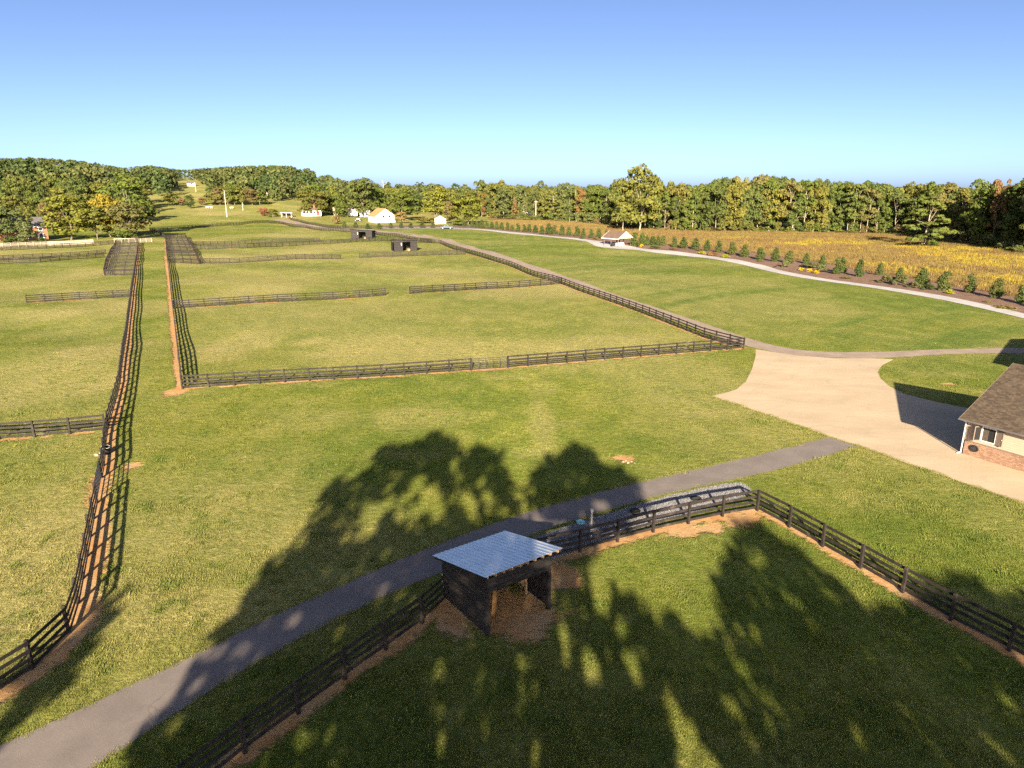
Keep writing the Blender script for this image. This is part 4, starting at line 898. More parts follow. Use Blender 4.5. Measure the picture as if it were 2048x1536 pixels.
vehicle('pickup_truck', 'grey pickup truck parked at the end of the concrete walk', 'pickup', at(893, 458) + Vector((0, 0, .08)), R(8),
        [(-2.95, .45), (2.95, .45), (2.95, 1.25), (.75, 1.28), (-1.25, 1.2), (-2.85, 1.1), (-2.95, .9)], [(-1.35, 1.18), (-.55, 1.95), (.55, 1.95), (.85, 1.25)], 5.9, 2.05, M['carpaint'], (-1.9, 1.85), .42)
vehicle('dark_car', 'dark car parked in rough grass left of the white outbuilding', 'car', at(716, 442), R(5),
        [(-2.2, .3), (2.2, .3), (2.25, .95), (1.5, 1.05), (-1.0, .98), (-2.15, .8)], [(-1.15, .95), (-.35, 1.5), (.85, 1.5), (1.6, 1.02)], 4.4, 1.8, M['cardark'], (-1.4, 1.35), .33)

# ------------------------------------------------------------------ cattle in the far pasture
def cow(p, rz, label):
    r = empty('cow', p, rz, label, 'cow', 'cattle in the far pasture'); m = MB()
    secs = [(-1.0, 1.05, .26, .30), (-.75, 1.05, .36, .42), (-.2, .98, .38, .46), (.4, 1.0, .36, .46), (.8, 1.08, .30, .40), (1.1, 1.2, .20, .26), (1.4, 1.22, .15, .19), (1.75, 1.02, .10, .12)]
    n = 8; V = []; Fc = []
    for x, z, a, c in secs: V += [(x, a * math.cos(2 * math.pi * k / n), z + c * math.sin(2 * math.pi * k / n)) for k in range(n)]
    for i in range(len(secs) - 1): Fc += [(i * n + k, i * n + (k + 1) % n, (i + 1) * n + (k + 1) % n, (i + 1) * n + k) for k in range(n)]
    Fc += [tuple(range(n))[::-1], tuple(range((len(secs) - 1) * n, len(secs) * n))]; m.add(V, Fc)
    for x, kx in ((-.75, .08), (.72, -.03)):
        for y in (-.2, .2): m.tube((x, y, .85), (x + kx, y, .45), .13, .08, 6); m.tube((x + kx, y, .47), (x, y, 0), .08, .06, 6)
    m.tube((-1.0, 0, 1.2), (-1.12, 0, .5), .04, .03, 5)
    for s_ in (-1, 1): m.tube((1.38, s_ * .12, 1.34), (1.34, s_ * .32, 1.36), .06, .03, 5)
    m.obj('body', M['hide'], r, True)
for (px, py), a, lb in (((415, 417), .3, 'pale cow in the far pasture, leftmost of the grazing three'), ((423, 417), 2.6, 'pale cow in the far pasture, second of the grazing three'), ((463, 418), .2, 'pale cow in the far pasture right of the tall pole')):
    cow(at(px, py), a, lb)

# ------------------------------------------------------------------ trees
def quads(C, N, S):
    """leaf-clump quads: centres C, normals N, sizes S"""
    N = N / (np.linalg.norm(N, axis=1, keepdims=True) + 1e-9); T = RNG.normal(size=C.shape); T -= (T * N).sum(1, keepdims=True) * N; T /= np.linalg.norm(T, axis=1, keepdims=True) + 1e-9
    B = np.cross(N, T); S = S[:, None] / 2; j = lambda: RNG.uniform(.65, 1.2, (len(C), 1))
    V = np.stack([C - T * S * j() - B * S * j(), C + T * S * j() - B * S * .6, C + T * S * .8 + B * S * j(), C - T * S * .7 + B * S * j()], 1).reshape(-1, 3)
    return V, np.arange(len(V)).reshape(-1, 4)
def sphere_dirs(n):
    d = RNG.normal(size=(n, 3)); return d / np.linalg.norm(d, axis=1, keepdims=True)
def blob_leaves(blobs, n, ls, shell=.72):
    C = np.array([b[:3] for b in blobs]); Rr = np.array([b[3:6] for b in blobs]); wt = (Rr[:, 0] * Rr[:, 2]); idx = RNG.choice(len(blobs), n, p=wt / wt.sum())
    d = sphere_dirs(n); d[:, 2] = np.where(d[:, 2] < -.3, -d[:, 2] * .6, d[:, 2]); r = RNG.uniform(shell, 1.05, (n, 1)) ** .8
    c = C[idx] + d * Rr[idx] * r; N = d * 1.1 + RNG.normal(size=(n, 3)) * .5 + [0, -.0, .25]
    return quads(c, N, ls * RNG.uniform(.6, 1.35, n))
def crown_blobs(kind, rr):
    B = []
    if kind == 'round':
        for k in range(44):
            a = rr.uniform(0, 6.28); u = rr.random(); z = .16 + .74 * u; w_ = .33 * math.sqrt(max(.12, 1 - ((z - .48) / .50) ** 2)); q = w_ * math.sqrt(rr.random()); s = rr.uniform(.075, .135); B.append((q * math.cos(a), q * math.sin(a), z, s, s, s * .85))
    elif kind == 'tall':
        for k in range(32):
            a = rr.uniform(0, 6.28); u = rr.random(); z = .10 + .82 * u; w_ = .20 * (1 - .55 * abs(u - .5)) ; q = w_ * math.sqrt(rr.random()); s = rr.uniform(.055, .10); B.append((q * math.cos(a), q * math.sin(a), z, s, s, s * 1.15))
    elif kind == 'open':
        for k in range(24):
            a = rr.uniform(0, 6.28); u = rr.random() ** .8; z = .28 + .67 * u; w_ = .24 * (1 - .5 * abs(u - .4)); q = w_ * rr.uniform(.3, 1); s = rr.uniform(.045, .095); B.append((q * math.cos(a), q * math.sin(a), z, s * 1.1, s * 1.1, s * .8))
    elif kind == 'pine':
        for k in range(30):
            u = (k + rr.random()) / 30; z = .14 + .82 * u; w_ = .34 * (1 - u) ** .75 + .03; a = rr.uniform(0, 6.28); q = w_ * rr.uniform(.35, 1); s = rr.uniform(.07, .12) * (1.15 - .6 * u); B.append((q * math.cos(a), q * math.sin(a), z, s, s, s * .38))
    elif kind == 'cone':
        for k in range(44):
            u = (k + rr.random()) / 44; z = .06 + .86 * u; w_ = .25 * math.sin(math.pi * (.20 + .76 * u)) ** .7; a = rr.uniform(0, 6.28); q = w_ * rr.uniform(.2, .7); s = .135 * (1.05 - .55 * u); B.append((q * math.cos(a), q * math.sin(a), z, s, s, s * 1.3))
    elif kind == 'bush':
        for k in range(22):
            a = rr.uniform(0, 6.28); z = .18 + .62 * rr.random(); w_ = .48 * math.sqrt(max(.05, 1 - (z / .95) ** 2)); q = w_ * math.sqrt(rr.random()); s = rr.uniform(.12, .22); B.append((q * math.cos(a), q * math.sin(a), z, s, s, s * .8))
    return B
SPEC = {'round': (3600, .034, .45), 'tall': (3200, .030, .7), 'open': (1900, .030, .8), 'pine': (2300, .034, .9), 'cone': (2200, .040, .95), 'bush': (1100, .075, .5)}
TREE = {}
for kind, (n, ls, th) in SPEC.items():
    for v in range(4 if kind in ('round', 'tall', 'open') else 3):
        rr = random.Random(kind + str(v)); B = crown_blobs(kind, rr); V, F = blob_leaves(B, n, ls); crown = npmesh('crown', V, F, M['leaf'])
        m = MB(); r0 = {'cone': .014, 'bush': .02}.get(kind, .0125 if kind != 'open' else .0095); k = 6; x = y = 0; prev = (0, 0, -.02)
        for i in range(k):
            z = th * (i + 1) / k if kind not in ('pine',) else .95 * (i + 1) / k; x += rr.gauss(0, .008); y += rr.gauss(0, .008); q = (x, y, z); f0 = r0 * (1 - .6 * i / k); m.tube(prev, q, f0 * (1.35 if i == 0 else 1), r0 * (1 - .6 * (i + 1) / k), 6, False); prev = q
        if kind not in ('cone',):
            for b in rr.sample(B, 9): 
                z0 = min(th * .95, b[2] - .03) * rr.uniform(.55, 1); m.tube((x * z0 / th, y * z0 / th, z0), b[:3], r0 * .42, r0 * .12, 5, False)
        TREE[kind, v] = (crown, {False: m.mesh('trunk', M['bark']), True: m.mesh('trunk', M['palebark'])})
NV = {k: max(v for kk, v in TREE if kk == k) + 1 for k in SPEC}
TCOUNT = 0
def tree(kind, p, h, wid, color, label, name='tree', cat='tree', group=None, pale=False, trunk=True):
    """wid: crown width in metres"""
    global TCOUNT; TCOUNT += 1
    base = {'round': .84, 'tall': .52, 'open': .56, 'pine': .72, 'cone': .48, 'bush': 1.15}[kind]; s = wid / (base * h); v = random.randrange(NV[kind]); c, tr = TREE[kind, v]
    r = empty(name, Vector(p) - Vector((0, 0, .1)), random.uniform(0, 6.28), label, cat, group); r.scale = (h * s, h * s * random.uniform(.92, 1.08), h)
    j = random.uniform(.85, 1.15); link('crown', c, r, color=tuple(x * j for x in color))
    if trunk: link('trunk' if kind not in ('bush', 'cone') else 'stem', tr[pale], r)
    return r
def ptree(kind, px, base, top, wpx, color, label, **k):
    p = at(px, base); m = mpp(p); return tree(kind, p, (base - top) * m * 1.01, wpx * m, color, label, **k)
GRN, DGR, YGR, OLV, GLD, RST, BRN = (.085, .120, .022), (.048, .080, .022), (.150, .160, .022), (.115, .120, .028), (.24, .19, .025), (.19, .095, .038), (.15, .11, .05)
# the cluster by the lane end and the brick house
ptree('round', 142, 480, 392, 108, YGR, 'yellow-green round tree right of the brick house')
ptree('round', 266, 468, 349, 112, GRN, 'tallest deep green tree at the end of the grass lane', pale=True)
ptree('round', 222, 474, 386, 74, GLD, 'golden topped tree in front of the tall green one')
ptree('round', 196, 478, 412, 80, OLV, 'dark olive tree between the yellow-green and golden trees')
ptree('round', 262, 477, 402, 84, (.12, .115, .04), 'brownish olive tree beside the end of the grass lane')
ptree('bush', 250, 481, 455, 50, GRN, 'low green bush under the trees at the lane end', name='bush', cat='bush')
ptree('round', 14, 485, 410, 80, (.07, .10, .035), 'dark tree at the left edge before the brick house')
ptree('tall', 56, 487, 436, 44, (.10, .125, .05), 'small grey-green tree in front of the brick house')
ptree('round', 105, 462, 402, 60, BRN, 'brownish tree behind the brick house roof')
ptree('round', 40, 460, 392, 70, OLV, 'olive tree behind the left part of the brick house')
ptree('bush', 25, 487, 470, 50, DGR, 'dark foundation shrub left of the brick house door', name='bush', cat='bush'); ptree('bush', 85, 486, 474, 26, DGR, 'dark foundation shrub right of the brick house door', name='bush', cat='bush')
# centre: farmsteads
ptree('round', 622, 432, 380, 70, (.115, .115, .022), 'wide dome-shaped olive tree behind the white farmhouse')
ptree('round', 726, 434, 357, 84, (.075, .095, .025), 'large dark green tree left of the white outbuilding')
ptree('round', 806, 441, 376, 72, (.085, .115, .02), 'dark green tree right of the white outbuilding')
ptree('round', 870, 443, 374, 66, YGR, 'yellowing tree behind the small white shed')
ptree('round', 936, 449, 391, 78, (.15, .17, .02), 'bright yellow-green tree behind the evergreens at the walk end')
ptree('round', 905, 447, 400, 44, BRN, 'brown-tinged small tree behind the pickup truck')
ptree('cone', 684, 434, 388, 30, GRN, 'narrow pointed green tree beside the pale bungalow')
ptree('bush', 527, 432, 415, 26, (.22, .06, .05), 'dark red shrub left of the carport', name='bush', cat='bush')
ptree('bush', 546, 434, 417, 26, OLV, 'olive shrub against the carport', name='bush', cat='bush')
ptree('bush', 674, 448, 428, 26, (.20, .14, .06), 'tawny shrub in the rough grass before the bungalow', name='bush', cat='bush')
ptree('open', 640, 432, 398, 34, BRN, 'bare brown shrubby tree in front of the farmhouse')
ptree('bush', 803, 446, 422, 34, (.19, .13, .05), 'tawny shrub at the right end of the white outbuilding', name='bush', cat='bush')
ptree('bush', 850, 446, 434, 44, (.20, .17, .04), 'low yellow-brown bush left of the small white shed', name='bush', cat='bush')
ptree('bush', 920, 451, 437, 34, GRN, 'green bush right of the small white shed', name='bush', cat='bush')
ptree('tall', 668, 430, 382, 26, YGR, 'slim yellow-green tree behind the bungalow')
# pasture edge
ptree('round', 380, 417, 390, 24, DGR, 'lone dark round tree in the far pasture'); ptree('bush', 364, 411, 394, 18, (.2, .1, .06), 'reddish bush left of the lone pasture tree', name='bush', cat='bush')
for k, px in enumerate((346, 405, 422, 440, 456, 470, 487, 505, 520)):
    ptree(('bush', 'round')[k % 2], px, 410, (384, 394, 383, 374, 370, 368, 371, 376, 380)[k], (40, 20, 36, 40, 46, 44, 42, 40, 38)[k], (OLV, (.19, .11, .06), OLV, BRN, OLV, GRN, OLV, BRN, GRN)[k], 'hedgerow tree at the back of the pasture, %s from the left' % ['first', 'second', 'third', 'fourth', 'fifth', 'sixth', 'seventh', 'eighth', 'ninth'][k], group='hedgerow trees behind the pasture')
# right: landmarks
ptree('round', 1278, 462, 336, 96, (.135, .140, .028), 'tallest gold-green tree standing forward of the woods', pale=True)
ptree('round', 1246, 461, 358, 66, (.12, .13, .03), 'lower gold-green tree joined to the left of the tallest one', pale=True)
ptree('pine', 1848, 493, 392, 104, (.105, .135, .028), 'spreading pine with layered boughs alone at the meadow edge', pale=True)
ptree('bush', 1862, 495, 478, 30, GRN, 'green shrub at the foot of the spreading pine', name='bush', cat='bush')
ptree('open', 1960, 488, 420, 40, (.17, .16, .045), 'thin yellow-brown sapling before the dark woods at the right')
ptree('open', 1928, 486, 412, 36, (.11, .13, .03), 'thin green sapling left of the yellow-brown one')
# dead tree
def dead_tree():
    p = at(767, 408); h = 46 * mpp(p); r = empty('dead_tree', p, 0, 'bare white dead tree against the dark woods', 'tree'); m = MB(); m.tube((0, 0, -1), (-.4, 0, h * .45), .8, .5, 7, False); m.tube((-.4, 0, h * .45), (.9, 0, h * .8), .5, .3, 6, False); m.tube((.9, 0, h * .8), (.2, .3, h), .3, .1, 6, False); m.obj('trunk', M['palebark'], r)
    m = MB()
    for z0, x0, dx, dz in ((.40, -.4, -4.5, 4.0), (.45, -.3, 5, 2.8), (.62, .2, -3, 2.2), (.78, .9, 3.4, 2.5), (.9, .6, -2, 1.6)): m.tube((x0, 0, h * z0), (x0 + dx * .6, .3, h * z0 + dz * .5), .32, .2, 5, False); m.tube((x0 + dx * .6, .3, h * z0 + dz * .5), (x0 + dx, 0, h * z0 + dz * 1.3), .2, .06, 5, False)
    m.obj('branches', M['palebark'], r)
dead_tree()
# woods beyond the meadow: front row tree by tree along the edge, two more rows behind
TOPX = [960, 1000, 1060, 1110, 1180, 1225, 1300, 1400, 1440, 1480, 1540, 1600, 1700, 1800, 1850, 1900, 1960, 2048, 2200]; TOPY = [360, 359, 364, 368, 371, 368, 360, 365, 357, 353, 351, 358, 362, 366, 362, 347, 336, 323, 310]
def nord(n): return '%d%s' % (n, 'th' if 10 <= n % 100 <= 20 else {1: 'st', 2: 'nd', 3: 'rd'}.get(n % 10, 'th'))
WROW = []
CN = {OLV: 'olive', GRN: 'green', (.155, .15, .03): 'yellowish', (.10, .13, .03): 'mid-green', (.07, .10, .025): 'dark green', (.14, .125, .04): 'brownish', (.075, .105, .03): 'deep green', (.17, .155, .04): 'straw-tinted', (.10, .12, .03): 'grey-green', (.085, .11, .035): 'blue-green', RST: 'rust-red', DGR: 'dark green', (.07, .10, .028): 'deep green', (.10, .125, .03): 'mid-green', (.13, .14, .03): 'yellowish'}
WPAL = [OLV, GRN, (.155, .15, .03), (.10, .13, .03), (.07, .10, .025), (.07, .10, .025), (.14, .125, .04), (.075, .105, .03), (.075, .105, .03), GRN, (.17, .155, .04)]
for row in range(3):
    px = 950 + row * 9; 
    while px < 2072:
        by = np.interp(px, WOOD_X, WOOD_Y); p = at(px, by); back = (2 + random.uniform(0, 7), 15 + random.uniform(0, 9), 32 + random.uniform(0, 14))[row]; dirv = Vector((p.x, p.y, 0)).normalized(); p = p + (dirv * back if px < 1880 else Vector((back * 1.5 - 6 * (row == 0) * random.random(), back * .2, 0))); p.z = hz(p.x, p.y)
        ty = np.interp(px, TOPX, TOPY) + (random.uniform(-3, 36) if row == 0 else random.uniform(-5, 12)); el = (768 - ty) / FPX; dd = math.hypot(p.x, p.y)
        # height that reaches the skyline
        v = el; dy = CP + v * SP; dz = -SP + v * CP; h = CAM_H + dz * (p.y / dy) - p.z
        pines = px < 1190
        kind = random.choice(('pine', 'tall', 'pine', 'round') if pines else ('tall', 'tall', 'open', 'round', 'tall')) if row == 0 else random.choice(('tall', 'round', 'tall'))
        c = random.choice(WPAL)
        if pines: c = random.choice(((.10, .12, .03), (.085, .11, .035), OLV))
        if random.random() < .008 and row == 0: c = RST
        wv = {'pine': .52, 'tall': .46, 'open': .46, 'round': .62}[kind] * h * random.uniform(.85, 1.2)
        cname = CN[c]; lb = {'pine': 'pine', 'tall': 'tall leafy tree', 'open': 'thin-crowned tree', 'round': 'broad leafy tree'}[kind]; zone = 'among the pines behind the white pole' if pines else ('right of the spreading pine' if px > 1880 else ('between the tall gold tree and the spreading pine' if px > 1300 else 'around the tall gold tree'))
        nth = 1 + sum(1 for q in WROW if q == row); WROW.append(row)
        tree(kind, p, h, wv, c, '%s %s, %s from the left in the %s row of woods' % (cname, lb, nord(nth), ('front', 'middle', 'back')[row]), group='trees in the %s row of the meadow woods' % ('front', 'middle', 'back')[row], pale=True)
        px += (random.uniform(11, 24), random.uniform(14, 28), random.uniform(20, 36))[row] * (1 if px < 1880 else 1.5)
ptree('open', 1982, 496, 356, 36, (.20, .105, .05), 'rust coloured tree high in the right-hand woods'); ptree('round', 1162, 444, 373, 22, RST, 'small rust crowned tree in the woods left of the gold tree')
# understorey along the wood edge
px = 980; k = 0
while px < 2080:
    by = np.interp(px, WOOD_X, WOOD_Y) + 1; hh = random.uniform(8, 26); ptree('bush', px, by, by - hh, random.uniform(16, 30), random.choice((GRN, OLV, BRN, (.10, .12, .04), DGR)), 'undergrowth bush at the foot of the meadow woods, %s from the left' % nord(k + 1), name='bush', cat='bush', group='undergrowth bushes along the woods'); k += 1; px += random.uniform(11, 24)

# woods on the left hills and behind the farmsteads
def proj(x, y, z):
    dz = z - CAM_H; de = y * CP - dz * SP; return 1024 + FPX * x / de, 768 - FPX * (y * SP + dz * CP) / de
CLEAR = [(300, 452), (316, 413), (338, 398), (352, 370), (418, 366), (420, 400), (512, 411), (600, 413), (600, 446)]
SKYX = [-60, 0, 60, 150, 200, 240, 300, 350, 400, 470, 560, 640, 680, 720, 780, 840, 900, 960]; SKYY = [316, 316, 314, 320, 328, 336, 330, 339, 337, 331, 329, 338, 350, 353, 346, 350, 357, 362]
cand = []
def zone(a0, a1, d0, d1, n):
    for _ in range(n):
        a = R(random.uniform(a0, a1)); d = math.sqrt(random.uniform(d0 * d0, d1 * d1)); cand.append((d * math.sin(a), d * math.cos(a), d))
zone(-38.5, -27.2, 335, 560, 110); zone(-38.5, -25, 560, 1000, 260); zone(-27, -13, 600, 1050, 300); zone(-16, -3, 470, 640, 85); zone(-14, 2, 640, 900, 90); zone(0, 40, 420, 700, 230); zone(28, 40, 235, 420, 90)
HILL = {}; FV, FF, FT = [], [], []; nv = 0; placed = []
for (x, y, d) in sorted(cand, key=lambda c: c[2]):
    if any((x - a) ** 2 + (y - b) ** 2 < (6 + d * .004) ** 2 for a, b in placed[-400:]): continue
    z = hz(x, y); bx, by = proj(x, y, z)
    if inpoly(np.array(bx), np.array(by), CLEAR): continue
    if bx > 960 and by > np.interp(bx, WOOD_X, WOOD_Y) - 6: continue
    if 560 < bx < 960 and by > 431: continue
    if bx < 320 and by > 452: continue
    h = random.uniform(15, 23)
    tx, ty = proj(x, y, z + h); lim = np.interp(tx, SKYX + [1000, 1100, 1300, 1500, 1800, 2100], SKYY + [364, 367, 362, 358, 366, 330]) - 3
    if ty < lim:
        dy = CP + (768 - lim) / FPX * SP; dz = -SP + (768 - lim) / FPX * CP; h = CAM_H + dz * y / dy - z
        if h < 6: continue
    placed.append((x, y))
    if d < 560 and TCOUNT < 470:
        kind = random.choice(('round', 'round', 'tall', 'round')); c = random.choice((GRN, DGR, OLV, (.07, .10, .028), (.10, .125, .03), (.13, .14, .03)))
        where = 'left of the lane' if bx < 320 else ('behind the farmsteads' if bx < 960 else 'beyond the meadow')
        o = tree(kind, (x, y, z), h, h * {'round': .85, 'tall': .52}[kind] * random.uniform(.85, 1.15), c, 'x', group='trees in the woods %s' % where); HILL.setdefault(where, []).append((bx, o, CN[c], kind))
    else:
        B = crown_blobs('round', random); s = random.uniform(.8, 1.05); V, F = blob_leaves([(b[0] * h * s, b[1] * h * s, b[2] * h - h * .10, b[3] * h * s, b[4] * h * s, b[5] * h) for b in B], 300, h * .085)
        FV.append(V + [x, y, z]); FF.append(F + nv); nv += len(V); c = np.array(random.choice(((.055, .085, .028), (.07, .095, .03), (.085, .105, .03), (.10, .11, .035)))) * random.uniform(.8, 1.15); FT.append(np.tile([*c, 1], (len(V), 1)))
for where, l in HILL.items():
    for k, (bx, o, cn, kind) in enumerate(sorted(l, key=lambda q: q[0])): o['label'] = '%s %s tree in the woods %s, %s from the left' % (cn, {'round': 'broad', 'tall': 'slender'}[kind], where, nord(k + 1))
me = npmesh('far_woodland', np.concatenate(FV), np.concatenate(FF), M['farleaf']); a = me.attributes.new('tint', 'FLOAT_COLOR', 'POINT'); a.data.foreach_set('color', np.concatenate(FT).astype(np.float32).ravel())
tag(link('far_woodland', me), 'distant hazy woodland covering the hills', 'woodland', kind='stuff')

# ------------------------------------------------------------------ evergreens and shrubs in the mulch bed
ORD = ['first', 'second', 'third', 'fourth', 'fifth', 'sixth', 'seventh', 'eighth', 'ninth', 'tenth', 'eleventh', 'twelfth', 'thirteenth', 'fourteenth', 'fifteenth', 'sixteenth', 'seventeenth', 'eighteenth', 'nineteenth', 'twentieth', 'twenty-first', 'twenty-second', 'twenty-third', 'twenty-fourth', 'twenty-fifth', 'twenty-sixth', 'twenty-seventh', 'twenty-eighth', 'twenty-ninth', 'thirtieth', 'thirty-first', 'thirty-second']
EG = (.050, .085, .026)
L_ = [(450 + x / 4, 300 + y / 4, 9 + .0 * x) for x, y in ((957, 622), (1047, 627), (1143, 632), (1235, 630), (1328, 629), (1410, 627), (1490, 625), (1578, 622), (1662, 622))]
L_ += [(900 + x / 4, 300 + y / 4, h) for x, y, h in ((110, 614, 10), (180, 617, 13), (215, 622, 14), (255, 627, 15), (295, 628, 13), (335, 630, 14), (372, 633, 14), (413, 637, 15), (458, 642, 14), (497, 646, 13), (541, 651, 14), (592, 655, 14), (634, 657, 16), (683, 661, 15), (735, 673, 16), (790, 676, 20), (838, 673, 18), (895, 681, 17), (950, 686, 18), (1012, 691, 18), (1065, 696, 15), (1130, 702, 17), (1188, 706, 18), (1250, 708, 16))]
for k, (px, py, hp) in enumerate(reversed(L_)):
    ptree('cone', px, py, py - max(hp * 1.12, 12) * random.uniform(.86, 1.12), max(10.5, hp * .74) * random.uniform(.85, 1.15), random.choice((EG, (.058, .09, .026), (.07, .095, .03))), 'small cone-shaped evergreen, %s from the pavilion towards the pickup' % ORD[k] if k < len(ORD) else 'small cone-shaped evergreen at the far end of the row by the lane fence', name='evergreen', cat='evergreen', group='evergreens between the pavilion and the lane')
R_l = [(900 + x / 4, 300 + y / 4, h) for x, y, h in ((1478, 765, 24), (1535, 765, 24), (1577, 762, 18), (1620, 760, 17), (1665, 762, 18), (1702, 766, 20), (1790, 777, 20), (1867, 788, 21))]
R_l += [(1300 + x / 4, 300 + y / 4, h) for x, y, h in ((360, 797, 22), (455, 807, 20), (550, 818, 22), (655, 838, 24), (755, 857, 24), (880, 877, 23), (1000, 892, 26), (1115, 908, 24), (1245, 910, 21), (1375, 937, 23), (1488, 992, 30), (1535, 985, 29), (1675, 1014, 32), (1835, 1002, 24))]
R_l += [(1536 + x / 4, 300 + y / 4, h) for x, y, h in ((1050, 1032, 22), (1225, 1095, 35), (1410, 1125, 36), (1605, 1142, 35), (1825, 1184, 37), (2022, 1228, 36), (2260, 1290, 38))]
for k, (px, py, hp) in enumerate(R_l):
    ptree('cone', px, py, py - hp * 1.12, hp * .74 * random.uniform(.85, 1.15), random.choice((EG, (.058, .09, .026), (.075, .10, .03))), 'cone-shaped evergreen in the mulch bed, %s from the pavilion towards the right edge' % ORD[k], name='evergreen', cat='evergreen', group='evergreens right of the pavilion')
for px, py, hp, wp, c, lb in ((1283, 494, 7, 11, (.62, .42, .01), 'bright yellow shrub just right of the pavilion'), (1404, 508, 8, 17, (.30, .33, .02), 'lime-green shrub in the mulch bed right of the pavilion'), (1424, 511, 9, 22, (.24, .12, .06), 'rust-brown low shrub beside the lime-green one'), (1450, 516, 9, 20, (.26, .27, .02), 'yellow-green low shrub behind the walk'), (1602, 541, 8, 14, (.66, .46, .01), 'leftmost of three bright yellow flower clumps'), (1619, 544, 9, 13, (.68, .48, .01), 'middle one of three bright yellow flower clumps'), (1632, 547, 8, 16, (.66, .45, .01), 'rightmost of three bright yellow flower clumps'),
                             (1570, 535, 16, 18, (.12, .14, .05), 'grey-green shrub before the evergreens near the yellow clumps'), (1620, 536, 14, 40, (.10, .115, .05), 'wide grey-green shrub behind the yellow flower clumps'), (1643, 544, 18, 26, (.09, .11, .045), 'dark grey-green shrub right of the yellow flower clumps'), (1772, 567, 20, 30, (.09, .10, .04), 'first of three dark shrubs grouped in the mulch bed'), (1800, 571, 24, 32, (.085, .10, .045), 'second of three dark shrubs grouped in the mulch bed'), (1826, 576, 16, 26, (.10, .10, .045), 'third of three dark shrubs grouped in the mulch bed'),
                             (1857, 580, 14, 27, DGR, 'low rounded dark green shrub before the mulch bed evergreens'), (1900, 588, 11, 18, (.30, .32, .02), 'small lime-green shrub at the walk edge'), (1345, 500, 6, 22, (.19, .09, .05), 'low russet shrub right of the pavilion shrubs'), (1310, 497, 7, 26, GRN, 'low green shrub right of the bright yellow one'), (2010, 616, 7, 50, (.24, .19, .06), 'straggling tawny shrub at the far right of the bed'), (1975, 605, 6, 16, (.20, .17, .05), 'small tawny plant between right-hand evergreens'), (1745, 562, 5, 12, (.28, .2, .07), 'tiny straw-coloured plant in open mulch'), (1690, 557, 5, 26, OLV, 'low spreading olive plant at the walk edge'),
                             (1270, 490, 9, 10, (.24, .13, .06), 'russet shrub at the right foot of the pavilion'), (1190, 479, 6, 16, (.22, .13, .05), 'russet low shrub left of the pavilion'), (1165, 478, 6, 14, (.10, .12, .04), 'small olive shrub left of the russet one'), (1400, 502, 5, 20, (.22, .11, .06), 'russet ground shrub behind the lime-green one'), (1520, 523, 6, 16, (.13, .14, .04), 'low olive shrub in mulch midway along the walk')):
    ptree('bush', px, py, py - hp, wp, c, lb, name='shrub', cat='shrub', trunk=False)

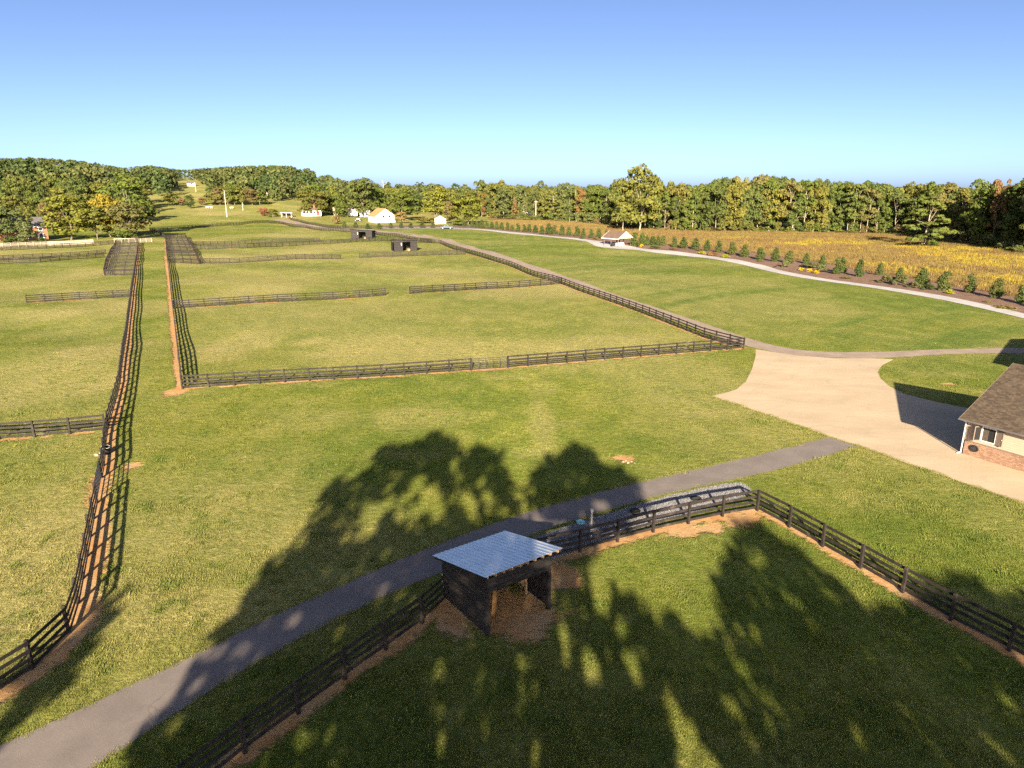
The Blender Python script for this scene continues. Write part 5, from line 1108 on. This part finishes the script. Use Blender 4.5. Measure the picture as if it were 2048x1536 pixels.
# ------------------------------------------------------------------ tall trees behind the viewpoint whose shade falls on the foreground
def shade_trees():
    Yt = -10.0
    curve = [(150, 1640), (240, 1536), (330, 1445), (372, 1392), (360, 1372), (400, 1320), (440, 1250), (500, 1180), (585, 1095), (612, 1058), (660, 1008), (655, 985), (738, 936), (760, 905), (800, 885), (880, 862), (906, 886), (935, 900), (960, 890), (985, 905), (1002, 935), (1030, 958), (1048, 990), (1068, 960), (1113, 907), (1160, 900), (1200, 925), (1240, 950), (1278, 972), (1290, 1000), (1235, 1050), (1135, 1112), (1185, 1150), (1240, 1178), (1285, 1205), (1335, 1250), (1390, 1278), (1438, 1232), (1430, 1190), (1450, 1140), (1450, 1075), (1500, 1048), (1545, 1062), (1590, 1097), (1640, 1152), (1700, 1203), (1775, 1238), (1850, 1200), (1920, 1170), (1990, 1185), (2150, 1230), (2200, 1700)]
    main = [at(*q) for q in curve]; left = [at(*q) for q in ((-60, 1470), (0, 1402), (62, 1340), (140, 1268), (172, 1228), (246, 1200), (238, 1226), (190, 1272), (125, 1345), (45, 1420), (-40, 1500))]
    lit = [(850, 1010, 58, 42), (935, 1000, 24, 46), (748, 1030, 26, 36), (830, 975, 22, 22), (905, 925, 14, 18), (470, 1300, 52, 20), (572, 1242, 34, 14), (772, 1172, 16, 12), (1100, 1052, 48, 9), (1205, 1013, 26, 12), (1130, 1300, 22, 40), (1185, 1345, 24, 48), (1265, 1330, 16, 44), (1375, 1480, 44, 110), (1200, 1185, 26, 44), (1240, 1245, 14, 26), (600, 1090, 18, 10), (1040, 1330, 16, 28), (700, 1080, 20, 14), (960, 960, 14, 14), (1080, 1080, 24, 10), (1060, 1210, 18, 14), (1230, 1070, 20, 10), (1470, 1420, 20, 40), (620, 1480, 30, 20)]
    xs = RNG.uniform(-26, 30, 160000); ys = RNG.uniform(13, 56, 160000); 
    wx = xs + 1.5 * (vnoise(xs, ys * .4, .9) - .5) + .9 * (vnoise(xs + 9, ys * .4, 2.3) - .5) + RNG.normal(0, .12, len(xs)); wy = ys + 3.6 * (vnoise(xs + 70, ys * .4, .8) - .5) + 2.2 * (vnoise(xs + 33, ys * .4, 2.1) - .5) + RNG.normal(0, .35, len(xs))
    ok = inpoly(wx, wy, main); okl = inpoly(wx, wy, left)
    for cx, cy, rx, ry in lit:
        p = at(cx, cy); ryw = abs(at(cx, cy - ry).y - p.y); q = np.hypot((xs - p.x) / (rx * mpp(p)), (ys - p.y) / ryw) + 1.0 * (vnoise(xs, ys * .5, 1.3) - .5) + .5 * (vnoise(xs + 50, ys * .5, 3.1) - .5); ok &= RNG.random(len(xs)) < sstep(.55, 1.25, q)
    dens = .10 + .27 * sstep(.30, .55, .6 * vnoise(xs + 7, ys * .45, .9) + .4 * vnoise(xs + 21, ys * .42, 2.4)) + .05 * (ys < 36); ok &= RNG.random(len(xs)) < dens; okl &= RNG.random(len(xs)) < .3
    ok |= okl; xs, ys = xs[ok], ys[ok]; n = len(xs); yl = Yt + RNG.uniform(-3, 3, n); zl = (ys - yl) * TAN; xl = xs - SUN_SX * (ys - yl)
    homes = [(-24, 'leftmost'), (-13, 'second'), (-4.5, 'third'), (3.2, 'fourth'), (14.5, 'fifth'), (27, 'rightmost')]; hx = np.array([h[0] for h in homes]); own = np.abs(xl[:, None] - hx[None]).argmin(1)
    for k, (x0, nm) in enumerate(homes):
        s = own == k
        if s.sum() < 30: continue
        C = np.stack([xl[s] - x0, yl[s] - Yt, zl[s]], 1); V, F = quads(C, sphere_dirs(len(C)), RNG.uniform(.30, .62, len(C)))
        r = empty('shade_tree', (x0, Yt, 0), 0, '%s of the tall trees behind the viewpoint, known by its shade on the grass' % nm, 'tree', 'tall trees behind the viewpoint')
        c = link('crown', npmesh('crown', V, F, M['leaf']), r, color=GRN); top = C[:, 2].max(); m = MB(); m.tube((0, 0, -.3), (.1, 0, top * .45), .38, .25, 9, False); m.tube((.1, 0, top * .45), (-.3, 0, top * .7), .25, .14, 8, False); m.tube((-.3, 0, top * .7), (.2, 0, top * .92), .14, .04, 8, False)
        for q in C[RNG.choice(len(C), min(9, len(C)), replace=False)]:
            z0 = max(3.5, q[2] - 3); m.tube((0, 0, z0), tuple(q), .07, .02, 5, False)
        m.obj('trunk', M['bark'], r)
shade_trees()
